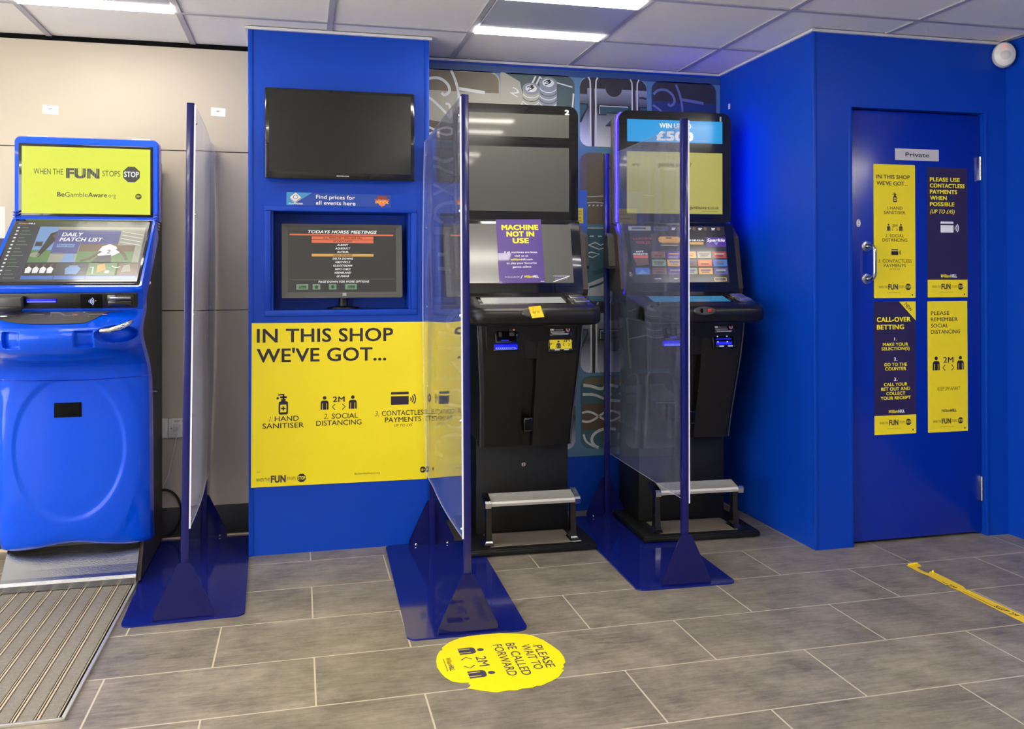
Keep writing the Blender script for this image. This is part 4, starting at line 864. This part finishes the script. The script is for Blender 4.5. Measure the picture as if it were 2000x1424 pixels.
mb.build('tape_note'); o = bpy.data.objects['tape_note']; o.matrix_world = MN @ Matrix.Translation((-.024, 3.4945-3.9, 1.046)) @ Matrix.Rotation(-.10, 4, 'Y')
tag(o, 'crumpled yellow tape note over the card slot of machine 2', 'note')

# ------------------------------------------------------------------ blue betting terminal
def crom(P, t):
    n = len(P)-1; f = t*n; i = min(int(f), n-1); u = f-i
    g = lambda k: P[max(0, min(n, k))]
    p0, p1, p2, p3 = g(i-1), g(i), g(i+1), g(i+2)
    return tuple(.5*((2*b) + (-a+c)*u + (2*a-5*b+4*c-d)*u*u + (-a+3*b-3*c+d)*u**3) for a, b, c, d in zip(p0, p1, p2, p3))
def sstep(a, b, x):
    x = max(0, min(1, (x-a)/(b-a))); return x*x*(3-2*x)
def terminal():
    t = thing('betting_terminal', 'glossy blue betting terminal with two screens beside the entrance mat', 'betting terminal', (-.840, 3.9, 0))
    Y = lambda y: y-3.9
    hw = .266
    PC = [(3.640, .150), (3.612, .178), (3.600, .30), (3.595, .50), (3.590, .70), (3.582, .80), (3.555, .855), (3.48, .880), (3.38, .893), (3.31, .92), (3.28, .955), (3.273, .985), (3.288, 1.008), (3.325, 1.018), (3.40, 1.036), (3.465, 1.055), (3.488, 1.064), (3.490, 1.080), (3.470, 1.148)]
    PS = [(3.665, .150), (3.640, .178), (3.628, .30), (3.622, .50), (3.612, .70), (3.597, .80), (3.565, .855), (3.515, .895), (3.475, .922), (3.445, .945), (3.425, .965), (3.415, .985), (3.418, 1.006), (3.430, 1.017), (3.450, 1.036), (3.480, 1.055), (3.490, 1.064), (3.490, 1.080), (3.470, 1.148)]
    def fn(u, v):
        s_ = 2*u-1; x = hw*(math.sin(s_*PI/2)*.25 + s_*.75)
        c = crom(PC, v); d = crom(PS, v); w = max(0, 1-abs(x/hw)**2.6)
        y, z = c[0]*w + d[0]*(1-w), c[1]*w + d[1]*(1-w)
        y += .022*abs(x/hw)**14
        vi = v*18
        if z < .86 and vi < 6.2:          # oval dish on the lower door, raised foot arch
            e = math.hypot((x+.012)/.198, (z-.54)/.277); y += .006*(1-sstep(.93, 1.03, e))
            e2 = math.hypot((x+.012)/.255, (z-.52)/.42); y += .004*sstep(.96, 1.08, e2)
            if z < .26: z += .022*(1-sstep(.0, .20, abs(x+.01)))*(1-sstep(.15, .26, z))
        if 8 < vi < 14.5:                 # square finger pockets and the handle bowl
            for px in (-.125, .106):
                k = (1-sstep(.023, .030, abs(x-px)))*(1-sstep(.025, .031, abs(z-.972))); y += .020*k
            k = 1-sstep(.86, 1.02, math.hypot((x-.200)/.062, (z-.985)/.032)); y += .045*k; z -= .006*k
        return (x, Y(y), z)
    mb = MB(); mb.grid(fn, 150, 260, term_blue)
    # returns at the sides
    nv = 120
    for u in (0, 1):
        a = [fn(u, j/nv) for j in range(nv+1)]
        b = [(p[0]*1.0, p[1]+.055+.035*(1 if p[2] < .8 else .4), p[2]) for p in a]
        vs = a+b; fs = [(j, j+1, j+1+nv+1, j+nv+1) for j in range(nv)]
        if u == 1: fs = [f[::-1] for f in fs]
        mb.add(vs, fs, term_blue, True)
    sh = mb.build('front_moulding', t, angle=1.2)
    mb = MB()                                                     # seam across the moulding
    pts = []
    for k in range(41):
        q = fn(k/40, 5/18+.002); pts.append((q[0], q[1]-.0008, q[2]-.004*math.cos((k/40-.5)*2*PI)))
    mb.tube(pts, .0018, door_blue, 6); mb.build('seam', sh)
    mb = MB(); mb.box(-.063, .033, Y(3.594), Y(3.605), .659, .715, black_gap, .002); mb.build('ticket_window', sh)
    # grey tray top following the moulding
    mb = MB()
    def tr(u, v):
        x = -.235+.47*u; vv = (13.25+2.45*v - .0)/18; edge = .9*abs((x+.0)/.235)**3
        vv = (13.3 + edge*1.3*(1-v) + 2.5*v*(1) - edge*.0)/18; vv = min(vv + .09*sstep(.09, .16, x)*(1-v), 15.75/18)
        q = fn((x/hw+1)/2, vv); return (x if True else q[0], q[1]-.0012, q[2]+.0022)
    def tr2(u, v):
        q0 = tr(u, v); return q0
    lim = lambda u: u
    mb.grid(lambda u, v: tr(u, v), 64, 10, charcoal); P = Painter(mb, (-.235, Y(3.46), 1.056), (1, 0, 0), (0, math.cos(.28)*-1*-1, math.sin(.28)), .40, .05, .0004)
    for x, w_ in ((.06, .16), (.32, .12), (.78, .16)): P.rect(x, 1.16, x+w_, 1.2, grey_pl, 1)
    P.circ(.12, 1.45, .03, white_text, 1, 1, .5); P.circ(.70, 1.30, .025, orange_mark, 1, 1, .5); P.circ(.95, 1.30, .02, red_mark, 1, 1, .5); P.rect(.76, 1.26, .92, 1.32, ink_thin, 1)
    mb.build('tray_top', sh)
    # slot panel
    mb = MB(); TS = Matrix.Translation((0, Y(3.475), 1.103)) @ Matrix.Rotation(.20, 4, 'X')
    mb.box(-.222, .252, -.008, .006, -.027, .030, black_satin, .004, 2, TS); sp = mb.build('slot_panel', t)
    mb = MB(); mb.box(-.216, -.130, -.040, -.006, -.026, .022, charcoal, .004, 2, TS); mb.box(-.214, -.128, -.043, -.036, -.030, -.010, black_satin, .003, 2, TS); mb.build('scanner_hood', sp)
    mb = MB(); mb.box(-.120, -.022, -.013, -.007, -.004, .010, led_soft, .002, 2, TS); mb.box(-.118, -.024, -.0135, -.0125, -.001, .0005, led_glow, 0, 2, TS); mb.build('ticket_slot', sp)
    mb = MB(); mb.box(.058, .132, -.0095, -.006, -.027, .026, black_gap, .001, 2, TS); P = Painter(mb, TS @ Vector((.058, -.0097, -.027)), (1, 0, 0), TS.to_3x3() @ Vector((0, 0, 1)), .074, .053, .0003)
    for k, r in enumerate((.05, .12, .19, .26)): P.arc(.33, .5, r+.02, -.7, .7, .028, led_glow, 1, 10)
    P.circ(.70, .46, .025, emis('red lit lamp', (1.0, .12, .1), 1.6), 1); mb.build('contactless_reader', sp)
    mb = MB(); mb.box(.150, .242, -.012, -.006, -.022, .024, black_gloss, .003, 2, TS); mb.box(.154, .236, -.024, -.010, -.014, .002, black_gloss, .003, 2, TS); mb.box(.160, .232, -.020, -.010, .008, .017, alu_dull, .002, 2, TS); mb.build('card_reader', sp)
    mb = MB(); mb.tube([(-.035, Y(3.43), 1.036), (-.03, Y(3.425), 1.062), (.002, Y(3.41), 1.062), (.02, Y(3.40), 1.052), (.045, Y(3.40), 1.052), (.06, Y(3.41), 1.062), (.09, Y(3.425), 1.062), (.096, Y(3.43), 1.036)], .0030, clear_pl, 8)
    mb.loft([[(-.035, Y(3.43), 1.040), (.096, Y(3.43), 1.040), (.096, Y(3.432), 1.040), (-.035, Y(3.432), 1.040)], [(-.028, Y(3.425), 1.064), (.088, Y(3.425), 1.064), (.088, Y(3.427), 1.064), (-.028, Y(3.427), 1.064)]], clear_pl, True, False); mb.build('ticket_holder', t)
    mb = MB(); mb.tube([(.147, Y(3.335), 1.000), (.156, Y(3.322), .999), (.185, Y(3.318), 1.001), (.215, Y(3.325), 1.009), (.236, Y(3.345), 1.019), (.246, Y(3.372), 1.028), (.247, Y(3.392), 1.028)], [.006, .0075, .0085, .009, .0085, .0075, .006], chrome, 14); mb.build('grab_handle', t)
    # slanted lower screen
    a0, b0 = Vector((0, Y(3.472), 1.150)), Vector((0, Y(3.812), 1.428)); L_ = (b0-a0).length; th = math.atan2(b0.y-a0.y, b0.z-a0.z)
    M = Matrix.Translation(a0) @ Matrix.Rotation(-th, 4, 'X')
    mb = MB(); o2 = rrect(-.268, .268, 0, L_, .012, 4)
    mb.loft([[(x, .09, z) for x, z in o2], [(x, .008, z) for x, z in o2], [(x*.985, 0, .006+z*(L_-.012)/L_) for x, z in o2]], term_blue, True, True, M); mb.build('lower_surround', t)
    mb = MB(); mb.box(-.252, .256, -.004, .004, .016, L_-.014, black_gloss, .004, 2, M); ls = mb.build('lower_bezel', t)
    mb = MB(); x0, x1, z0, z1 = -.244, .246, .030, L_-.030
    mb.box(x0, x1, -.0052, .0, z0, z1, em_slate, 0, 2, M)
    P = Painter(mb, M @ Vector((x0, -.0054, z0)), (1, 0, 0), M.to_3x3() @ Vector((0, 0, 1)), x1-x0, z1-z0, .0003)
    P.brand(.085, .05, .12, em_gold, em_white)
    for k in range(15):
        y = .12+.059*k; P.circ(.035, y, .010, em_white, 1); P.rect(.065, y-.006, .105+.02*((k*7) % 3), y+.004, em_green, 1)
    P.rect(.19, .10, .33, .70, em_sky, 1); P.rect(.19, .50, .33, .70, em_grass, 2); P.poly([(.285, .22), (.33, .18), (.33, .36), (.255, .62), (.235, .60)], em_dark, 3); P.circ(.225, .58, .035, em_stand, 3, 1, .9); P.poly([(.30, .26), (.33, .20), (.33, .32)], em_skin, 4); P.rect(.20, .36, .25, .44, em_dark, 3)
    P.rect(.33, .10, .98, .70, em_stand, 1)
    P.rect(.33, .155, .80, .395, em_navy, 2); P.rect(.33, .155, .52, .56, em_navy, 3)
    P.text('DAILY', .37, .27, .15, .065, em_white, 5, .03, .12); P.text('MATCH LIST', .365, .355, .31, .065, em_white, 5, .03, .12); P.rect(.358, .40, .485, .455, em_sky, 5); P.text('Show bets', .365, .442, .11, .03, em_slate, 6, .01)
    P.rect(.525, .40, .93, .70, em_grass, 4); P.rect(.525, .40, .93, .52, em_brown, 5); P.rect(.33, .56, .52, .70, em_stand, 4); P.poly([(.44, .56), (.50, .56), (.52, .70), (.42, .70)], em_sky, 5)
    P.poly([(.69, .44), (.74, .40), (.79, .44), (.83, .54), (.78, .60), (.70, .64), (.66, .56)], em_white, 7); P.line([(.69, .52), (.62, .64), (.56, .68)], .022, em_skin, 8); P.line([(.80, .48), (.86, .56), (.89, .66)], .022, em_skin, 8); P.poly([(.68, .60), (.77, .58), (.78, .70), (.64, .70)], em_slate, 8); P.text('2', .735, .56, .025, .06, em_navy, 9, .02); P.rect(.80, .14, .98, .42, em_stand, 6)
    for k in range(4): P.line([(.81, .18+.06*k), (.97, .24+.06*k)], .006, em_white, 7)
    for k, (x, c1) in enumerate(((.185, em_dark), (.405, em_slate), (.63, em_grass), (.83, em_brown))):
        P.rect(x, .715, min(.985, x+.215), .90, c1, 1)
    for k in range(4): P.poly([(.195+.05*k, .80), (.215+.05*k, .765), (.24+.05*k, .80), (.235+.05*k, .87), (.20+.05*k, .87)], em_white, 2); P.circ(.217+.05*k, .745, .013, em_skin, 3)
    P.poly([(.47, .80), (.50, .75), (.55, .75), (.58, .80), (.56, .89), (.48, .89)], em_sky, 2); P.circ(.525, .735, .014, em_skin, 3); P.poly([(.69, .74), (.74, .72), (.76, .82), (.70, .86)], em_gold, 2); P.circ(.77, .85, .018, em_white, 3); P.line([(.645, .78), (.665, .78), (.67, .88)], .008, em_white, 3); P.arc(.83, .73, .04, .8, 2.6, .008, em_white, 3); P.poly([(.88, .75), (.92, .73), (.94, .85), (.87, .86)], em_stand, 3)
    for a, b in ((.185, .405), (.41, .625), (.63, .985)): P.rect(a, .91, b, .965, em_blue, 1)
    mb.build('touch_screen', ls)
    # upper head
    mb = MB(); HZ0, HZ1 = 1.420, 1.757; yh = Y(3.838)
    o2 = rrect(-.270, .270, HZ0, HZ1, .022, 5, (0, 0, 1, 1))
    mb.loft([[(x*.988, yh, 1.4205+(z-1.4205)*.988) for x, z in o2], [(x, yh+.010, z) for x, z in o2], [(x, yh+.085, z) for x, z in o2], [(x*.94, yh+.11, z-.004) for x, z in o2]], term_blue, True, True); hd = mb.build('head', t)
    mb = MB(); mb.box(-.253, .250, yh-.003, yh+.004, 1.436, 1.728, black_gloss, .003); ub = mb.build('upper_bezel', hd)
    mb = MB(); x0, x1, z0, z1 = -.240, .240, 1.447, 1.716; mb.box(x0, x1, yh-.0045, yh, z0, z1, em_yellowgreen)
    P = Painter(mb, (x0, yh-.0047, z0), (1, 0, 0), (0, 0, 1), x1-x0, z1-z0, .0003)
    gk = mat('charcoal screen lettering', (38, 40, 30), rough=.5)
    P.text('WHEN THE', .09, .415, .225, .085, gk, 1, -.004); P.text('FUN', .345, .465, .245, .15, gk, 1, .055)
    for k in range(14): P.rect(.35+.0172*k, .30, .3525+.0172*k, .47, em_stand, 2) if k not in (4, 9) else None
    P.text('STOPS', .62, .425, .140, .085, gk, 1, -.004)
    P.poly([(.85+.072*math.cos(PI/8+i*PI/4), .39+.072*(x1-x0)/(z1-z0)*math.sin(PI/8+i*PI/4)) for i in range(8)], gk, 1); P.text('STOP', .85, .43, .115, .085, em_white, 2, .03, al='c')
    P.text('Be', .270, .745, .055, .068, gk, 1, .02); P.text('Gamble', .33, .745, .175, .068, gk, 1, -.004); P.text('Aware', .510, .745, .145, .068, gk, 1, .02); P.text('.org', .66, .745, .065, .06, gk, 1, -.006); P.circ(.905, .725, .025, gk, 1); P.text('18+', .905, .74, .034, .035, em_yellowgreen, 2, .02, al='c')
    mb.build('upper_screen', ub)
    for sg in (-1, 1):           # ribbed hinge covers between head and screen
        mb = MB()
        for k in range(6): mb.box(sg*.262-.006, sg*.262+.006, Y(3.815), Y(3.90), 1.385+.012*k, 1.393+.012*k, term_blue_dark, .002)
        mb.build('hinge_ribs', hd)
    for x in (-.19, .20):
        mb = MB(); mb.box(x-.035, x+.035, yh+.02, yh+.07, 1.756, 1.762, white_pl, .002); mb.build('top_cap', hd)
    # dark cabinet behind, metal kick ramp
    mb = MB(); mb.prism([(Y(3.625), .012), (Y(3.70), .145), (Y(3.66), .16), (Y(3.65), .80), (Y(3.56), .94), (Y(3.54), 1.10), (Y(3.88), 1.38), (Y(3.93), 1.44), (Y(3.93), 1.70), (Y(4.17), 1.70), (Y(4.17), .012)], -.236, .236, dark_side, YZ); cb = mb.build('cabinet', t)
    for y, z in ((3.80, 1.215), (3.815, 1.165), (3.70, 1.15), (3.73, .785), (3.72, .86)):
        if z == .86: continue
        mb = MB(); mb.lathe([(.009, 0), (.009, .004), (.006, .009), (.001, .010)], bolt_steel, 16, Matrix.Translation((.236, Y(y), z)) @ Matrix.Rotation(PI/2, 4, 'Y')); mb.build('bolt', cb)
    mb = MB(); mb.box(.235, .242, Y(3.84), Y(3.865), 1.22, 1.28, grey_pl, .002); mb.build('latch', cb)
    mb = MB(); mb.box(.2345, .2375, Y(3.66), Y(3.69), .885, .93, brn_tape, .001); mb.build('seal_tag', cb)
    mb = MB(); mb.tube([(.25, Y(3.70), .735), (.285, Y(3.70), .735)], .0022, chrome, 8); mb.build('latch_pin', cb)
    mb = MB(); mb.prism([(Y(3.73), .150), (Y(3.70), .150), (Y(3.635), .078), (Y(3.612), .055), (Y(3.600), .046), (Y(3.594), .034), (Y(3.594), .0110), (Y(3.61), .0100), (Y(3.74), .02)], -.250, .224, alu_dull, YZ); mb.build('kick_plate', t)
terminal()

# ------------------------------------------------------------------ acrylic screens on blue stands
def divider(cx, y0, rz, lean, side, label, back_bulge=0., sm=perspex):
    t = thing('acrylic_divider', label, 'divider screen', (cx, y0, 0), rz, 'acrylic divider screens')
    HT = 1.795
    mb = MB(); mb.prism(rrect(-.202, .202, 0, 1.025, .032, 6), 0, .006, navy_gloss); mb.build('base_plate', t)
    pm = {}
    for nm, yy, sg in (('front', .016, 1), ('back', 1.006, -1)):
        mb = MB(); mb.prism([(-.100, .006), (.100, .006), (.100, .026), (.024, .190), (.018, .198), (-.018, .198), (-.024, .190), (-.100, .026)], yy*-1-.002, yy*-1+.002, navy_gusset, XZ); g = mb.build('gusset', t)
        mb = MB(); mb.box(-.100, .100, min(yy, yy+sg*.022), max(yy, yy+sg*.022), .006, .010, navy_post); mb.build('foot_flange', g)
        for q in (-.07, .0, .07):
            mb = MB(); mb.lathe([(.007, 0), (.007, .004), (.004, .007), (.0005, .007)], bolt_steel, 10, Matrix.Translation((q, yy+sg*.014, .010))); mb.build('bolt', g)
        yc = yy + sg*.016
        M = Matrix.Translation((0, yc, .006)) @ Matrix.Rotation(lean, 4, 'Y')
        mb = MB(); mb.box(-.0125, .0125, -.0125, .0125, 0, HT-.006, navy_post, .002, 2, M); p = mb.build('post', t); pm[nm] = (M, yc)
        for z in (.34, .70, 1.05, 1.40, 1.72):
            mb = MB(); mb.lathe([(.0065, 0), (.0065, .003), (.004, .006), (.0005, .0065)], bolt_steel, 10, M @ Matrix.Translation((side*(.0155), 0, z)) @ Matrix.Rotation(side*PI/2, 4, 'Y')); mb.build('bolt', p)
    ya, yb = pm['front'][1]-.010, pm['back'][1]+.012
    Z0, Z1 = .315, HT-.008
    def f(u, v, off):
        y = ya+(yb-ya)*u; z = Z0+(Z1-Z0)*v
        x = side*(.0135+off) + math.tan(lean)*z
        bow = math.sin(u*PI)*(.012*math.sin(v*PI*1.3+.4) + .006*math.sin(v*7+1)) + back_bulge*sstep(.75, 1, u)*(.4+.6*math.sin(v*PI))
        x += side*abs(bow)*.9
        z += -.006*math.sin(u*PI)*(1-v)
        return (x, y, z)
    mb = MB(); nu, nv = 24, 30
    mb.grid(lambda u, v: f(u, v, 0), nu, nv, sm); mb.grid(lambda u, v: f(u, v, .0025), nu, nv, sm, None, True)
    e = MB()
    def rim(pts0, pts1):
        n = len(pts0); mb.add(pts0+pts1, [(i, i+1, i+1+n, i+n) for i in range(n-1)], perspex_edge, True)
    rim([f(0, j/nv, 0) for j in range(nv+1)], [f(0, j/nv, .0025) for j in range(nv+1)]); rim([f(1, j/nv, 0) for j in range(nv+1)], [f(1, j/nv, .0025) for j in range(nv+1)])
    rim([f(i/nu, 0, 0) for i in range(nu+1)], [f(i/nu, 0, .0025) for i in range(nu+1)]); rim([f(i/nu, 1, 0) for i in range(nu+1)], [f(i/nu, 1, .0025) for i in range(nu+1)])
    mb.build('clear_sheet', t)
    mb = MB(); ll = [[f(0, j/nv, o) for o in (-.001, .0045)] for j in range(nv+1)]
    mb.add([(p[0], p[1]-.002, p[2]) for l in ll for p in l] + [(p[0], p[1]+.004, p[2]) for l in ll for p in l], [(2*j, 2*j+1, 2*j+3, 2*j+2) for j in range(nv)], perspex_edge, False); mb.build('edge_trim', t)
    return t
divider(-.392, 3.176, math.radians(2.0), math.radians(.75), 1, 'clear acrylic divider on a blue stand between the blue terminal and the pillar', .026, perspex_sheen)
divider(.540, 2.824, -math.radians(1.4), math.radians(-.2), -1, 'clear acrylic divider on a blue stand between the pillar and machine 2', .022)
divider(1.434, 3.062, -math.radians(1.9), math.radians(.1), 1, 'clear acrylic divider on a blue stand between the two gaming machines', .01)

# ------------------------------------------------------------------ things on the floor
t = thing('entrance_mat', 'ribbed entrance mat with brass toned rails in front of the blue terminal', 'mat', (-1.25, 3.25, 0))
mx0, mx1, my0, my1 = -.75, .633, -.70, .60
mb = MB(); mb.box(mx0, mx1, my0, my1, .0005, .003, black_gap); mb.build('mat_base', t)
mb = MB()
mb.box(mx1-.006, mx1+.004, my0-.006, my1, .0003, .009, alu_rib, .001); mb.box(mx0, mx1, my0-.008, my0, .0003, .009, alu_rib, .001); mb.build('frame', t)
n = 0; x = mx1-.012; mr = MB(); mt_ = MB()
while x-.056 > mx0:
    mt_.box(x-.046, x-.006, my0+.004, my1-.005, .003, .0078, mat_rubber, .001, 1)
    mr.box(x-.0545, x-.0485, my0+.004, my1-.005, .003, .0088, mat_rail, .001, 1); mr.box(x-.0035, x-.0015, my0+.004, my1-.005, .003, .0074, mat_rail)
    x -= .058
mt_.build('tread_strips', t); mr.build('rail_set', t)
# round sticker
out = [(0.406, 2.663), (0.414, 2.70), (0.428, 2.732), (0.436, 2.735), (0.439, 2.756), (0.468, 2.79), (0.506, 2.814), (0.540, 2.822), (0.574, 2.824), (0.64, 2.822), (0.693, 2.805), (0.72, 2.793), (0.74, 2.779), (.767, 2.735), (0.783, 2.687), (.795, 2.64), (0.796, 2.596), (.793, 2.575), (0.789, 2.556), (.778, 2.545), (0.777, 2.529), (0.766, 2.517), (.770, 2.508), (0.761, 2.498), (.742, 2.47), (0.713, 2.448), (.70, 2.443), (0.677, 2.429), (.664, 2.432), (.65, 2.424), (0.62, 2.425), (.60, 2.419), (.58, 2.424), (0.543, 2.42), (0.505, 2.44), (0.467, 2.465), (.474, 2.472), (0.48, 2.483), (.474, 2.49), (0.478, 2.499), (.455, 2.502), (0.431, 2.517), (.415, 2.548), (0.407, 2.582), (.402, 2.62)]
mb = MB(); mb.prism([(a-.6, b-2.62) for a, b in out][::-1], 0, .0006, yellow_floor)
P = Painter(mb, (-.2, .2, .0007), (0, -1, 0), (1, 0, 0), .40, .40, .0002)
for t_, x, y, w in (('PLEASE', .31, .192, .40), ('WAIT TO', .272, .285, .445), ('BE CALLED', .215, .397, .575), ('FORWARD', .215, .503, .56)): P.text(t_, x, y, w, .072, ink_floor, 1, .008)
P.twom(.482, .690, .53, ink_floor, yellow_floor, 1, .006); P.brand(.475, .892, .225, ink_thin, ink_floor, 1); P.rect(.37, .925, .59, .930, ink_floor, 1)
o = mb.build('floor_sticker', loc=(.6, 2.62, .0005)); tag(o, 'round yellow Please Wait floor sticker with a torn edge, on the tiles', 'sticker')
for pts, lb in (([(2.41, 3.078), (2.445, 3.086), (2.473, 3.079), (2.462, 3.053), (2.432, 3.045), (2.426, 2.996), (2.432, 2.975), (2.453, 2.993), (2.464, 2.991), (2.456, 2.819), (2.442, 2.785), (2.410, 2.784), (2.402, 2.806), (2.411, 2.949), (2.405, 2.998)], 'short torn yellow tape strip on the floor in front of the blue door'),
                ([(2.407, 2.783), (2.446, 2.783), (2.447, 2.52), (2.444, 2.10), (2.392, 2.10), (2.396, 2.47)], 'long yellow tape strip on the floor running on from the torn one')):
    mb = MB(); mb.prism([(a-2.42, b-2.8) for a, b in pts][::-1], 0, .0005, yellow_tape)
    P = Painter(mb, (-.02, 0, .0006), (0, -1, 0), (1, 0, 0), .05, .05, .0002)
    if 'short' in lb:
        P.text('2M', -.9 + .0, .95, .7, .45, ink, 1, .01); P.line([(-1.6, .7), (-1.0, .75)], .08, ink_thin, 1)
        mb.tube([(.045, .190, .003), (.033, .178, .004)], .004, yellow_tape, 8); mb.tube([(.046, .283, .003), (.0, .279, .003)], .0035, yellow_tape, 8)
    else:
        P.line([(.6, .7), (2.6, .72), (4.4, .78)], .07, ink_thin, 1); P.text('KEEP 2M', 3.6, .75, 1.9, .40, ink, 1, .01)
    o = mb.build('floor_tape', loc=(2.42, 2.8, .0006)); tag(o, lb, 'tape', 'yellow tape on the floor')
